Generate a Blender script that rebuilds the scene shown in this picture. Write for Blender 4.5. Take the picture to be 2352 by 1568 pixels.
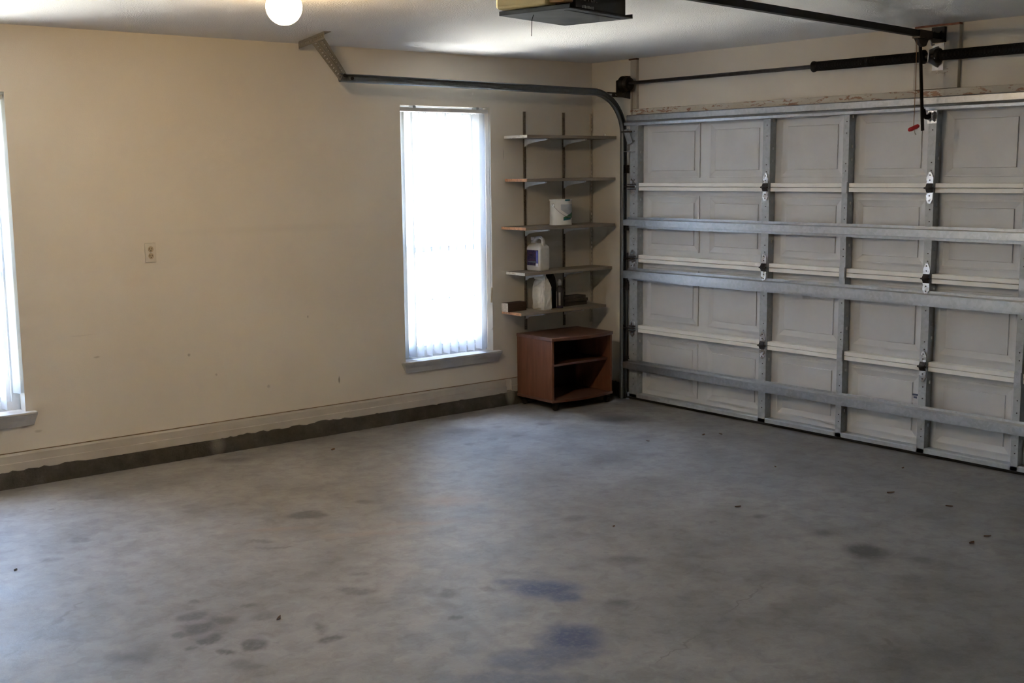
import bpy, bmesh, math, random
from mathutils import Vector, Matrix
random.seed(7)
PI = math.pi
scene = bpy.context.scene
COL = scene.collection
for o in list(bpy.data.objects):
    bpy.data.objects.remove(o, do_unlink=True)

# ------------------------------------------------------------------ camera
W, H = 2352, 1568
CAM = Vector((-6.3564, -6.76635, 1.70982))
YAW, PITCH, ROLL, FPX = 0.88444, -0.14121, -0.01034, 2740.57
_f = Vector((math.cos(PITCH)*math.cos(YAW), math.cos(PITCH)*math.sin(YAW), math.sin(PITCH)))
_r = _f.cross(Vector((0, 0, 1))).normalized()
_u = _r.cross(_f)
_c, _s = math.cos(ROLL), math.sin(ROLL)
RGT, UPV = _c*_r + _s*_u, -_s*_r + _c*_u
cam = bpy.data.cameras.new('camera')
cam.sensor_width = 36.0
cam.lens = 36.0*FPX/W
cam.clip_start = 0.05
co = bpy.data.objects.new('camera', cam)
COL.objects.link(co)
co.matrix_world = Matrix(((RGT.x, UPV.x, -_f.x, CAM.x), (RGT.y, UPV.y, -_f.y, CAM.y),
                          (RGT.z, UPV.z, -_f.z, CAM.z), (0, 0, 0, 1)))
scene.camera = co

def at(px, py, axis, val):
    """photo pixel -> point on the plane axis=val (floor, wall, shelf top...)"""
    d = _f*FPX + RGT*(px - W/2) - UPV*(py - H/2)
    t = (val - CAM[axis])/d[axis]
    return CAM + d*t

# ------------------------------------------------------------------ world, sun, exposure
world = bpy.data.worlds.new('sky')
scene.world = world
world.use_nodes = True
wn = world.node_tree
for n in list(wn.nodes):
    wn.nodes.remove(n)
sky = wn.nodes.new('ShaderNodeTexSky')
sky.sky_type = 'NISHITA'
sky.sun_disc = False
sky.sun_elevation = math.radians(70)
sky.sun_rotation = math.radians(265)
sky.air_density = 1.0
sky.dust_density = 2.0
bg = wn.nodes.new('ShaderNodeBackground')
bg.inputs['Strength'].default_value = 0.52
wo = wn.nodes.new('ShaderNodeOutputWorld')
wn.links.new(sky.outputs[0], bg.inputs[0])
wn.links.new(bg.outputs[0], wo.inputs[0])

sun = bpy.data.lights.new('sun', 'SUN')
sun.energy = 21.0
sun.angle = math.radians(0.6)
sun.color = (1.0, 0.95, 0.87)
so = bpy.data.objects.new('sun', sun)
COL.objects.link(so)
# comes from behind the garage (-x, slightly -y): lights the ground outside, never enters the windows
_sd = Vector((0.34, 0.08, -0.94)).normalized()
so.rotation_euler = _sd.to_track_quat('-Z', 'Y').to_euler()

scene.view_settings.view_transform = 'Standard'
scene.view_settings.look = 'None'
scene.view_settings.gamma = 1.0
scene.view_settings.use_curve_mapping = False
scene.view_settings.exposure = 3.58
scene.cycles.max_bounces = 8
scene.cycles.diffuse_bounces = 5
scene.cycles.glossy_bounces = 4
scene.cycles.transmission_bounces = 8
scene.cycles.transparent_max_bounces = 12
scene.cycles.sample_clamp_indirect = 40.0
scene.cycles.use_denoising = True
scene.cycles.use_adaptive_sampling = True
scene.cycles.adaptive_threshold = 0.05

# ------------------------------------------------------------------ mesh helpers
class MB:
    def __init__(self):
        self.v, self.f, self.smooth = [], [], []
    def add(self, vs, fs, smooth=False):
        b = len(self.v)
        self.v += [tuple(x) for x in vs]
        self.f += [tuple(b+i for i in q) for q in fs]
        self.smooth += [smooth]*len(fs)
        return self
    def box(self, x0, x1, y0, y1, z0, z1, M=None):
        vs = [Vector((x, y, z)) for z in (z0, z1) for y in (y0, y1) for x in (x0, x1)]
        if M:
            vs = [M @ v for v in vs]
        return self.add(vs, [(0, 2, 3, 1), (4, 5, 7, 6), (0, 1, 5, 4), (2, 6, 7, 3), (0, 4, 6, 2), (1, 3, 7, 5)])
    def bar(self, a, b, w, h, up=(0, 0, 1)):
        """rectangular bar from a to b"""
        a, b = Vector(a), Vector(b)
        d = (b-a).normalized()
        s = d.cross(Vector(up))
        if s.length < 1e-4:
            s = d.cross(Vector((0, 1, 0)))
        s.normalize()
        u = s.cross(d)
        vs = [p + s*i*w/2 + u*j*h/2 for p in (a, b) for j in (-1, 1) for i in (-1, 1)]
        return self.add(vs, [(0, 2, 3, 1), (4, 5, 7, 6), (0, 1, 5, 4), (2, 6, 7, 3), (0, 4, 6, 2), (1, 3, 7, 5)])
    def tube(self, pts, r, n=10, cap=True):
        pts = [Vector(p) for p in pts]
        rings, side = [], None
        for i, p in enumerate(pts):
            a = pts[max(0, i-1)]
            c = pts[min(len(pts)-1, i+1)]
            d = (c-a).normalized()
            if side is None:
                side = d.cross(Vector((0.13, 0.31, 1))).normalized()
            side = (side - d*side.dot(d)).normalized()
            u = d.cross(side)
            rr = r[i] if isinstance(r, (list, tuple)) else r
            rings.append([p + side*math.cos(2*PI*k/n)*rr + u*math.sin(2*PI*k/n)*rr for k in range(n)])
        vs = [q for g in rings for q in g]
        fs = []
        for i in range(len(rings)-1):
            for k in range(n):
                fs.append((i*n+k, i*n+(k+1) % n, (i+1)*n+(k+1) % n, (i+1)*n+k))
        self.add(vs, fs, True)
        if cap:
            b = len(self.v)-len(vs)
            self.f += [tuple(b+k for k in reversed(range(n))), tuple(b+len(vs)-n+k for k in range(n))]
            self.smooth += [False, False]
        return self
    def lathe(self, prof, c=(0, 0, 0), axis='z', n=28):
        c = Vector(c)
        vs, fs = [], []
        for r, h in prof:
            for k in range(n):
                a = 2*PI*k/n
                p = (r*math.cos(a), r*math.sin(a), h)
                if axis == 'y':
                    p = (p[0], p[2], p[1])
                if axis == 'x':
                    p = (p[2], p[0], p[1])
                vs.append(c+Vector(p))
        for i in range(len(prof)-1):
            for k in range(n):
                fs.append((i*n+k, i*n+(k+1) % n, (i+1)*n+(k+1) % n, (i+1)*n+k))
        self.add(vs, fs, True)
        b = len(self.v)-len(vs)
        if prof[0][0] > 1e-5:
            self.f.append(tuple(b+k for k in reversed(range(n)))); self.smooth.append(False)
        if prof[-1][0] > 1e-5:
            self.f.append(tuple(b+len(vs)-n+k for k in range(n))); self.smooth.append(False)
        return self
    def prism(self, poly, axis, a, b):
        """extrude a 2D polygon along an axis; poly coords are the two other axes in order"""
        def P(q, t):
            if axis == 0: return (t, q[0], q[1])
            if axis == 1: return (q[0], t, q[1])
            return (q[0], q[1], t)
        n = len(poly)
        vs = [P(q, a) for q in poly]+[P(q, b) for q in poly]
        fs = [tuple(reversed(range(n))), tuple(range(n, 2*n))]
        fs += [(k, (k+1) % n, n+(k+1) % n, n+k) for k in range(n)]
        return self.add(vs, fs)
    def sheet(self, line, axis, a, b, t=0.0025):
        """extrude an open 2D polyline along an axis as sheet metal of thickness t"""
        pts = [Vector((p[0], p[1])) for p in line]
        nrm = []
        for i in range(len(pts)):
            d = (pts[min(i+1, len(pts)-1)]-pts[max(i-1, 0)]).normalized()
            nrm.append(Vector((-d.y, d.x)))
        poly = [(p.x, p.y) for p in pts]+[(p.x+n.x*t, p.y+n.y*t) for p, n in reversed(list(zip(pts, nrm)))]
        def P(q, s):
            if axis == 0: return (s, q[0], q[1])
            if axis == 1: return (q[0], s, q[1])
            return (q[0], q[1], s)
        n = len(poly)
        m = len(pts)
        vs = [P(q, a) for q in poly]+[P(q, b) for q in poly]
        fs = [(k, (k+1) % n, n+(k+1) % n, n+k) for k in range(n)]
        for k in range(m-1):
            fs.append((k, n-1-k, n-2-k, k+1))
            fs.append((n+k, n+k+1, 2*n-2-k, 2*n-1-k))
        return self.add(vs, fs)
    def mesh(self, name):
        me = bpy.data.meshes.new(name)
        me.from_pydata(self.v, [], self.f)
        for p, s in zip(me.polygons, self.smooth):
            p.use_smooth = s
        bm = bmesh.new()
        bm.from_mesh(me)
        bmesh.ops.recalc_face_normals(bm, faces=bm.faces)
        bm.to_mesh(me)
        bm.free()
        me.update()
        return me
    def build(self, name, mat, parent=None, bevel=0, origin=None):
        me = self.mesh(name)
        o = bpy.data.objects.new(name, me)
        COL.objects.link(o)
        if mat:
            me.materials.append(mat)
        if parent is not None:
            o.parent = parent
        if bevel:
            m = o.modifiers.new('bevel', 'BEVEL')
            m.width = bevel
            m.segments = 2
            m.limit_method = 'ANGLE'
            m.angle_limit = math.radians(40)
        if origin is not None:
            off = Vector(origin)
            me.transform(Matrix.Translation(-off))
            o.location = off
        return o

def tag(o, label=None, cat=None, group=None, kind=None):
    if label: o['label'] = label
    if cat: o['category'] = cat
    if group: o['group'] = group
    if kind: o['kind'] = kind
    return o

def thing(name, label=None, cat=None, loc=(0, 0, 0), group=None, kind=None, rz=0):
    o = bpy.data.objects.new(name, None)
    COL.objects.link(o)
    o.location = loc
    o.rotation_euler.z = rz
    o.empty_display_size = 0.1
    return tag(o, label, cat, group, kind)

def link_mesh(name, me, parent, loc=(0, 0, 0)):
    o = bpy.data.objects.new(name, me)
    COL.objects.link(o)
    o.parent = parent
    o.location = loc
    return o

def text_mesh(body, size, mat, name, parent, M, extrude=0.0004):
    cu = bpy.data.curves.new(name, 'FONT')
    cu.body = body
    cu.size = size
    cu.extrude = extrude
    cu.align_x = 'CENTER'
    cu.align_y = 'CENTER'
    tmp = bpy.data.objects.new(name+'_tmp', cu)
    COL.objects.link(tmp)
    dg = bpy.context.evaluated_depsgraph_get()
    me = bpy.data.meshes.new_from_object(tmp.evaluated_get(dg))
    bpy.data.objects.remove(tmp, do_unlink=True)
    bpy.data.curves.remove(cu)
    me.transform(M)
    me.materials.clear()
    me.materials.append(mat)
    o = bpy.data.objects.new(name, me)
    COL.objects.link(o)
    o.parent = parent
    return o

# ------------------------------------------------------------------ material helpers
class NT:
    def __init__(self, name):
        self.m = bpy.data.materials.new(name)
        self.m.use_nodes = True
        self.t = self.m.node_tree
        self.b = self.t.nodes['Principled BSDF']
        self.out = self.t.nodes['Material Output']
    def n(self, t, **kw):
        x = self.t.nodes.new(t)
        for k, v in kw.items():
            setattr(x, k, v)
        return x
    def l(self, a, b):
        self.t.links.new(a, b)
    def coord(self):
        return self.n('ShaderNodeTexCoord').outputs['Object']
    def geo(self):
        return self.n('ShaderNodeNewGeometry').outputs['Position']
    def noise(self, vec, scale, detail=4, rough=0.55, dist=0.0):
        x = self.n('ShaderNodeTexNoise')
        x.inputs['Scale'].default_value = scale
        x.inputs['Detail'].default_value = detail
        x.inputs['Roughness'].default_value = rough
        x.inputs['Distortion'].default_value = dist
        if vec is not None:
            self.l(vec, x.inputs['Vector'])
        return x.outputs['Fac']
    def ramp(self, fac, stops, interp='LINEAR'):
        x = self.n('ShaderNodeValToRGB')
        x.color_ramp.interpolation = interp
        el = x.color_ramp.elements
        while len(el) > 1:
            el.remove(el[-1])
        el[0].position, el[0].color = stops[0][0], C4(stops[0][1])
        for p, c in stops[1:]:
            e = el.new(p)
            e.color = C4(c)
        self.l(fac, x.inputs['Fac'])
        return x.outputs['Color']
    def mix(self, fac, a, b, mode='MIX'):
        x = self.n('ShaderNodeMix', data_type='RGBA', blend_type=mode)
        for i, v in ((0, fac), (6, a), (7, b)):
            if isinstance(v, (int, float)):
                x.inputs[i].default_value = v
            elif isinstance(v, (tuple, list)):
                x.inputs[i].default_value = C4(v)
            else:
                self.l(v, x.inputs[i])
        return x.outputs[2]
    def math(self, op, a, b=0.0, clamp=False):
        x = self.n('ShaderNodeMath', operation=op, use_clamp=clamp)
        for i, v in ((0, a), (1, b)):
            if isinstance(v, (int, float)):
                x.inputs[i].default_value = v
            else:
                self.l(v, x.inputs[i])
        return x.outputs[0]
    def mapping(self, vec, loc=(0, 0, 0), rot=(0, 0, 0), scale=(1, 1, 1), typ='POINT'):
        x = self.n('ShaderNodeMapping', vector_type=typ)
        x.inputs['Location'].default_value = loc
        x.inputs['Rotation'].default_value = rot
        x.inputs['Scale'].default_value = scale
        self.l(vec, x.inputs['Vector'])
        return x.outputs[0]
    def bump(self, h, strength=0.3, dist=0.01):
        x = self.n('ShaderNodeBump')
        x.inputs['Strength'].default_value = strength
        x.inputs['Distance'].default_value = dist
        self.l(h, x.inputs['Height'])
        self.l(x.outputs[0], self.b.inputs['Normal'])
    def spots(self, vec, items):
        """items: (centre xyz, radius xyz, rotation z, softness, strength) -> mask of placed marks"""
        acc = None
        for c, r, rz, soft, st in items:
            m = self.mapping(vec, c, (0, 0, rz), r, 'TEXTURE')
            ln = self.n('ShaderNodeVectorMath', operation='LENGTH')
            self.l(m, ln.inputs[0])
            mr = self.n('ShaderNodeMapRange')
            mr.inputs['From Min'].default_value = 1.0
            mr.inputs['From Max'].default_value = 1.0-soft
            mr.inputs['To Max'].default_value = st
            self.l(ln.outputs['Value'], mr.inputs['Value'])
            acc = mr.outputs[0] if acc is None else self.math('MAXIMUM', acc, mr.outputs[0])
        return acc
    def set(self, **kw):
        for k, v in kw.items():
            k = {'base': 'Base Color', 'rough': 'Roughness', 'metal': 'Metallic', 'spec': 'Specular IOR Level'}.get(k, k)
            if isinstance(v, (int, float)):
                self.b.inputs[k].default_value = v
            elif isinstance(v, (tuple, list)):
                self.b.inputs[k].default_value = C4(v)
            else:
                self.l(v, self.b.inputs[k])
        return self

def C4(c):
    return (c[0], c[1], c[2], 1.0)

def plain(name, base, rough=0.5, metal=0.0, var=0.12, scale=30.0, bump=0.0, spec=0.5):
    """a painted / metal / plastic surface with slight procedural mottling"""
    t = NT(name)
    f = t.noise(t.coord(), scale, 3)
    lo = tuple(c*(1-var) for c in base)
    hi = tuple(min(1, c*(1+var)) for c in base)
    t.set(base=t.ramp(f, [(0.3, lo), (0.7, hi)]), rough=rough, metal=metal, spec=spec)
    if bump:
        t.bump(f, bump, 0.003)
    return t.m

# --- wall paint: cream, fine orange peel, small scuffs
def wall_material():
    t = NT('cream_wall_paint')
    g = t.geo()
    big = t.noise(g, 0.9, 4)
    col = t.ramp(big, [(0.3, (0.67, 0.63, 0.555)), (0.7, (0.72, 0.68, 0.605))])
    marks = []
    for px, py, rx, rz_, st in ((779, 872, .008, .03, .75), (434, 815, .012, .012, .5), (707, 727, .008, .012, .45),
                                (222, 820, .022, .008, .35), (497, 860, .010, .010, .35), (617, 887, .016, .014, .3),
                                (1156, 355, .004, .05, .45), (190, 770, .10, .004, .14), (88, 990, .025, .01, .3)):
        p = at(px, py, 1, 0.0)
        marks.append(((p.x, 0, p.z), (rx, 1.0, rz_), 0, 0.6, st))
    # rubbed horizontal band where things leaned on the wall
    marks.append(((-2.75, 0, 1.37), (0.9, 1, 0.035), 0, 1.0, 0.07))
    warp = t.n('ShaderNodeVectorMath', operation='ADD')
    nz = t.n('ShaderNodeTexNoise')
    nz.inputs['Scale'].default_value = 45
    t.l(g, nz.inputs['Vector'])
    sc = t.n('ShaderNodeVectorMath', operation='SCALE')
    sc.inputs['Scale'].default_value = 0.008
    t.l(nz.outputs['Color'], sc.inputs[0])
    t.l(g, warp.inputs[0])
    t.l(sc.outputs[0], warp.inputs[1])
    sub = t.n('ShaderNodeVectorMath', operation='SUBTRACT')
    sub.inputs[1].default_value = (0.004, 0.004, 0.004)
    t.l(warp.outputs[0], sub.inputs[0])
    m = t.spots(sub.outputs[0], marks)
    col = t.mix(m, col, (0.16, 0.13, 0.10))
    t.set(base=col, rough=0.6, spec=0.25)
    t.bump(t.noise(g, 140, 2), 0.12, 0.004)
    return t.m

def ceiling_material():
    t = NT('stippled_ceiling_paint')
    g = t.geo()
    n1 = t.noise(g, 120, 3, 0.6)
    n2 = t.noise(g, 1.2, 3)
    col = t.ramp(n2, [(0.3, (0.80, 0.79, 0.77)), (0.7, (0.84, 0.83, 0.81))])
    t.set(base=col, rough=0.85, spec=0.1)
    t.bump(n1, 0.75, 0.010)
    return t.m

def floor_material():
    t = NT('stained_concrete')
    g = t.geo()
    nz = t.n('ShaderNodeTexNoise')
    nz.inputs['Scale'].default_value = 14
    nz.inputs['Detail'].default_value = 4
    t.l(g, nz.inputs['Vector'])
    sc = t.n('ShaderNodeVectorMath', operation='MULTIPLY_ADD')
    sc.inputs[1].default_value = (0.11, 0.11, 0.0)
    sc.inputs[2].default_value = (-0.055, -0.055, 0.0)
    t.l(nz.outputs['Color'], sc.inputs[0])
    wp = t.n('ShaderNodeVectorMath', operation='ADD')
    t.l(g, wp.inputs[0])
    t.l(sc.outputs[0], wp.inputs[1])
    w = wp.outputs[0]
    big = t.noise(g, 0.75, 5, 0.6)
    mid = t.noise(w, 3.2, 6, 0.65)
    fine = t.noise(g, 60, 4, 0.7)
    col = t.ramp(big, [(0.25, (0.232, 0.222, 0.211)), (0.55, (0.302, 0.290, 0.276)), (0.8, (0.362, 0.348, 0.332))])
    col = t.mix(t.ramp(mid, [(0.36, (1, 1, 1)), (0.56, (0, 0, 0))]), col, t.mix(1.0, col, (0.70, 0.69, 0.68), 'MULTIPLY'))
    col = t.mix(t.math('MULTIPLY', fine, 0.35), col, t.mix(1.0, col, (0.72, 0.72, 0.72), 'MULTIPLY'))
    mot = t.noise(w, 10.0, 5, 0.7)
    col = t.mix(t.ramp(mot, [(0.36, (0.8,)*3), (0.54, (0, 0, 0))]), col, t.mix(1.0, col, (0.74, 0.73, 0.72), 'MULTIPLY'))
    col = t.mix(t.ramp(mot, [(0.58, (0, 0, 0)), (0.70, (0.5,)*3)]), col, t.mix(1.0, col, (1.22, 1.22, 1.22), 'MULTIPLY'))
    # random drip spots
    vo = t.n('ShaderNodeTexVoronoi', feature='F1')
    vo.inputs['Scale'].default_value = 5.5
    vo.inputs['Randomness'].default_value = 1.0
    t.l(w, vo.inputs['Vector'])
    sep = t.n('ShaderNodeSeparateColor')
    t.l(vo.outputs['Color'], sep.inputs[0])
    size = t.math('MULTIPLY', t.math('SUBTRACT', sep.outputs[0], 0.62), 0.42)
    dm = t.math('SUBTRACT', size, vo.outputs['Distance'])
    drip = t.math('MULTIPLY', t.math('MULTIPLY', dm, 24.0, True), t.ramp(t.noise(g, 0.55, 2), [(0.40, (0.15, 0.15, 0.15)), (0.58, (1, 1, 1))]))
    col = t.mix(t.math('MULTIPLY', drip, 0.6), col, (0.13, 0.125, 0.12))
    # placed stains: stored as a mask on the floor mesh (R dark, G blue, B rust)
    at_ = t.n('ShaderNodeAttribute', attribute_name='stains')
    sm = t.n('ShaderNodeSeparateColor')
    t.l(at_.outputs['Color'], sm.inputs[0])
    brk = t.ramp(t.noise(g, 38, 4, 0.7), [(0.28, (0.7,)*3), (0.55, (1.25,)*3)])
    col = t.mix(t.math('MULTIPLY', t.math('MULTIPLY', sm.outputs[0], brk), 1.25, True), col, (0.085, 0.080, 0.075))
    # tyre track / joint line and cracks
    def seg(a, b, wd):
        p, q = at(*a, 2, 0.0), at(*b, 2, 0.0)
        c = (p+q)/2
        d = q-p
        return ((c.x, c.y, 0), (d.length/2, wd, 10), math.atan2(d.y, d.x), 0.6, 0.6)
    C = [seg((940, 1325), (1195, 1515), .035), seg((175, 1392), (115, 1442), .018), seg((100, 1455), (65, 1475), .016),
         seg((35, 1492), (10, 1510), .014), seg((200, 1378), (160, 1400), .012), seg((2010, 1460), (2060, 1485), .015),
         seg((1480, 1545), (1640, 1430), .006), seg((1640, 1430), (1780, 1320), .006)]
    m2 = t.math('MAXIMUM', t.math('MULTIPLY', t.spots(g, C[:1]), 0.6), t.spots(w, C[1:]))
    col = t.mix(m2, col, (0.14, 0.13, 0.12))
    col = t.mix(t.math('MULTIPLY', sm.outputs[1], brk), col, (0.062, 0.070, 0.135))
    col = t.mix(sm.outputs[2], col, (0.36, 0.24, 0.17))
    ro = t.ramp(mid, [(0.3, (0.46,)*3), (0.7, (0.60,)*3)])
    t.set(base=col, rough=ro, spec=0.45)
    t.bump(t.math('ADD', fine, t.math('MULTIPLY', mid, 2.0)), 0.12, 0.006)
    return t.m

def curb_material():
    t = NT('rough_bare_concrete')
    g = t.geo()
    a = t.noise(g, 9, 6, 0.7)
    b = t.noise(g, 70, 4, 0.7)
    col = t.ramp(a, [(0.3, (0.060, 0.055, 0.048)), (0.6, (0.095, 0.088, 0.076)), (0.8, (0.15, 0.14, 0.12))])
    pale = t.spots(g, [((at(495, 1018, 1, 0).x, 0, .06), (.06, 1, .08), 0, .8, .6), ((-.86, 0, .08), (.05, 1, .10), 0, .6, .8)])
    col = t.mix(pale, col, (0.30, 0.28, 0.24))
    t.set(base=col, rough=0.9, spec=0.2)
    t.bump(t.math('ADD', a, t.math('MULTIPLY', b, 0.4)), 0.8, 0.02)
    return t.m

def galvanized(name, base=(0.45, 0.47, 0.50), rough=0.38, metal=0.85, streak=True):
    t = NT(name)
    c = t.coord()
    vo = t.n('ShaderNodeTexVoronoi', feature='F1')
    vo.inputs['Scale'].default_value = 55
    t.l(c, vo.inputs['Vector'])
    sp = t.n('ShaderNodeSeparateColor')
    t.l(vo.outputs['Color'], sp.inputs[0])
    f = t.math('ADD', t.math('MULTIPLY', sp.outputs[0], 0.4), t.math('MULTIPLY', t.noise(c, 6, 4), 0.6))
    col = t.ramp(f, [(0.2, tuple(x*0.86 for x in base)), (0.8, tuple(min(1, x*1.12) for x in base))])
    t.set(base=col, rough=t.ramp(f, [(0.2, (rough-.08,)*3), (0.8, (rough+.12,)*3)]), metal=metal)
    return t.m

def wood(name, c0, c1, scale=1.0, axis=0, rough=0.5):
    t = NT(name)
    c = t.coord()
    s = [14*scale, 14*scale, 14*scale]
    s[axis] = 1.2*scale
    m = t.mapping(c, scale=tuple(s))
    n = t.noise(m, 1.6, 6, 0.65, 1.2)
    t.set(base=t.ramp(n, [(0.25, c0), (0.75, c1)]), rough=rough, spec=0.35)
    t.bump(n, 0.1, 0.003)
    return t.m

def chipped(name, base, under, amount=0.5, scale=14):
    t = NT(name)
    g = t.geo()
    m = t.mapping(g, scale=(1, 0.55, 1.8))
    n = t.noise(m, scale, 6, 0.7, 0.6)
    k = t.ramp(n, [(amount, (0, 0, 0)), (amount+0.035, (1, 1, 1))])
    b = t.noise(g, 4, 3)
    col = t.mix(k, t.ramp(b, [(0.3, tuple(x*.92 for x in base)), (0.7, base)]), under)
    t.set(base=col, rough=0.6, spec=0.3)
    t.bump(k, 0.3, -0.002)
    return t.m

M = {}
M['wall'] = wall_material()
M['ceiling'] = ceiling_material()
M['floor'] = floor_material()
M['curb'] = curb_material()
M['white_trim'] = plain('worn_white_trim_paint', (0.50, 0.47, 0.42), 0.55, var=0.1, scale=5)
M['sill'] = plain('grey_white_sill_paint', (0.50, 0.50, 0.50), 0.5, var=0.12, scale=9)
M['header'] = chipped('peeling_header_paint', (0.60, 0.57, 0.50), (0.36, 0.22, 0.15), 0.545, 20)
M['jamb'] = chipped('jamb_paint', (0.52, 0.48, 0.41), (0.26, 0.13, 0.08), 0.62, 10)
M['vinyl'] = plain('white_window_vinyl', (0.72, 0.74, 0.76), 0.35, var=0.05)
M['door_skin'] = plain('door_white_coating', (0.61, 0.625, 0.65), 0.42, var=0.05, scale=4)
M['door_rail'] = plain('door_rail_white', (0.88, 0.88, 0.87), 0.4, var=0.05, scale=6)
M['galv'] = galvanized('galvanized_steel')
M['stile'] = galvanized('galvanized_stile', (0.42, 0.45, 0.48), 0.5, 0.35)
M['hinge'] = galvanized('bright_zinc_hinge', (0.72, 0.74, 0.78), 0.25, 0.95)
M['track'] = galvanized('track_steel', (0.17, 0.185, 0.195), 0.42, 0.75)
M['black'] = plain('black_oiled_steel', (0.006, 0.006, 0.0065), 0.55, var=0.2, spec=0.3)
M['dark_steel'] = plain('dark_steel', (0.055, 0.05, 0.05), 0.45, 0.5, var=0.35)
M['rusty'] = galvanized('dull_perforated_steel', (0.30, 0.28, 0.23), 0.6, 0.6)
M['rubber'] = plain('black_rubber', (0.012, 0.012, 0.013), 0.8)
M['opener_black'] = plain('opener_black_paint', (0.016, 0.016, 0.016), 0.45, var=0.1)
M['opener_tray'] = plain('opener_tray_grey', (0.075, 0.078, 0.08), 0.5, var=0.35, scale=8)
M['lens'] = plain('cream_lens_plastic', (0.60, 0.46, 0.20), 0.45, var=0.06, scale=4)
M['print'] = plain('silver_grey_print', (0.30, 0.30, 0.28), 0.6)
M['red'] = plain('red_plastic', (0.55, 0.02, 0.03), 0.4)
M['rope'] = plain('tan_rope', (0.34, 0.22, 0.14), 0.85)
M['shelf_side'] = wood('weathered_shelf_board', (0.22, 0.18, 0.14), (0.34, 0.29, 0.23), 1.0, 0, 0.6)
M['shelf_end_orange'] = plain('raw_orange_board_end', (0.48, 0.23, 0.11), 0.75, var=0.35, scale=60)
M['shelf_end_white'] = chipped('painted_board_end', (0.72, 0.66, 0.55), (0.33, 0.22, 0.14), 0.58, 40)
M['bracket'] = plain('white_enamel_bracket', (0.88, 0.89, 0.90), 0.35, var=0.06)
M['standard'] = chipped('stained_shelf_standard', (0.17, 0.145, 0.115), (0.06, 0.05, 0.045), 0.56, 60)
M['standard_painted'] = chipped('overpainted_shelf_standard', (0.56, 0.52, 0.45), (0.12, 0.10, 0.08), 0.62, 60)
M['cart'] = wood('cherry_laminate', (0.130, 0.050, 0.028), (0.225, 0.090, 0.050), 1.0, 2, 0.42)
M['cart_top'] = wood('cherry_laminate_top', (0.12, 0.056, 0.040), (0.20, 0.098, 0.068), 1.0, 0, 0.38)
M['cart_dark'] = plain('black_laminate', (0.02, 0.016, 0.014), 0.6)
M['can'] = plain('white_paint_can', (0.68, 0.68, 0.64), 0.4, var=0.06, scale=14)
M['can_label'] = plain('grey_blue_can_label', (0.36, 0.38, 0.41), 0.5, var=0.12, scale=30)
M['green'] = plain('green_label_print', (0.04, 0.20, 0.10), 0.5, var=0.4, scale=50)
M['teal'] = plain('teal_label_print', (0.02, 0.17, 0.21), 0.5, var=0.2)
M['jug'] = plain('milky_white_plastic', (0.60, 0.59, 0.56), 0.4, var=0.05)
M['bag'] = plain('crumpled_white_paper', (0.74, 0.72, 0.65), 0.8, var=0.10, scale=26, bump=1.0)
M['bottle'] = plain('charcoal_plastic', (0.032, 0.030, 0.040), 0.45)
M['pouch'] = plain('black_pouch_plastic', (0.010, 0.010, 0.011), 0.4)
M['cap'] = plain('grey_cap_plastic', (0.30, 0.29, 0.27), 0.5)
M['block_wood'] = wood('dark_stained_wood', (0.045, 0.026, 0.018), (0.10, 0.055, 0.035), 2.0, 0, 0.7)
M['block_end'] = plain('pale_end_grain', (0.44, 0.36, 0.27), 0.8, var=0.2, scale=90)
M['slate'] = plain('dark_board', (0.060, 0.050, 0.040), 0.7, var=0.3, scale=12)
M['plate'] = plain('ivory_outlet_plastic', (0.62, 0.58, 0.50), 0.4, var=0.04)
M['socket'] = plain('beige_socket_plastic', (0.46, 0.38, 0.26), 0.45, var=0.06)
M['slot'] = plain('dark_slot', (0.03, 0.025, 0.02), 0.8)
M['leaf'] = plain('dry_brown_leaf', (0.105, 0.052, 0.024), 0.85, var=0.4, scale=80)
M['grit'] = plain('dark_debris', (0.03, 0.02, 0.016), 0.8)
M['sticker'] = plain('white_sticker', (0.50, 0.50, 0.52), 0.5)
M['ground'] = plain('pale_bounce_ground', (0.42, 0.415, 0.40), 0.9, var=0.06, scale=2)
M['brass'] = plain('white_lamp_base', (0.70, 0.66, 0.58), 0.4)
M['tassel'] = plain('ivory_cord_weight', (0.62, 0.55, 0.42), 0.5)
M['cord'] = plain('white_cord', (0.60, 0.60, 0.58), 0.7)

def jug_label_material():
    t = NT('dark_blue_product_label')
    c = t.coord()
    m = t.mapping(c, scale=(1, 14, 26))
    n = t.noise(m, 1.7, 5, 0.7)
    col = t.ramp(n, [(0.38, (0.012, 0.010, 0.030)), (0.52, (0.035, 0.03, 0.12)), (0.62, (0.12, 0.05, 0.05)), (0.70, (0.05, 0.05, 0.16))])
    t.set(base=col, rough=0.3)
    return t.m
M['jug_label'] = jug_label_material()
M['jug_stripe'] = plain('violet_label_stripe', (0.15, 0.17, 0.52), 0.35)
M['jug_white'] = plain('white_label_patch', (0.75, 0.80, 0.95), 0.35)

def blind_material():
    t = NT('white_vinyl_slat')
    d = t.n('ShaderNodeBsdfDiffuse')
    tr = t.n('ShaderNodeBsdfTranslucent')
    n = t.noise(t.coord(), 3, 2)
    t.l(t.ramp(n, [(0.3, (0.40, 0.42, 0.44)), (0.7, (0.43, 0.45, 0.47))]), d.inputs['Color'])
    tr.inputs['Color'].default_value = (0.80, 0.84, 0.88, 1)
    mx = t.n('ShaderNodeMixShader')
    mx.inputs[0].default_value = 0.24
    t.l(d.outputs[0], mx.inputs[1])
    t.l(tr.outputs[0], mx.inputs[2])
    t.l(mx.outputs[0], t.out.inputs['Surface'])
    t.t.nodes.remove(t.b)
    return t.m
M['slat'] = blind_material()

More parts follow.
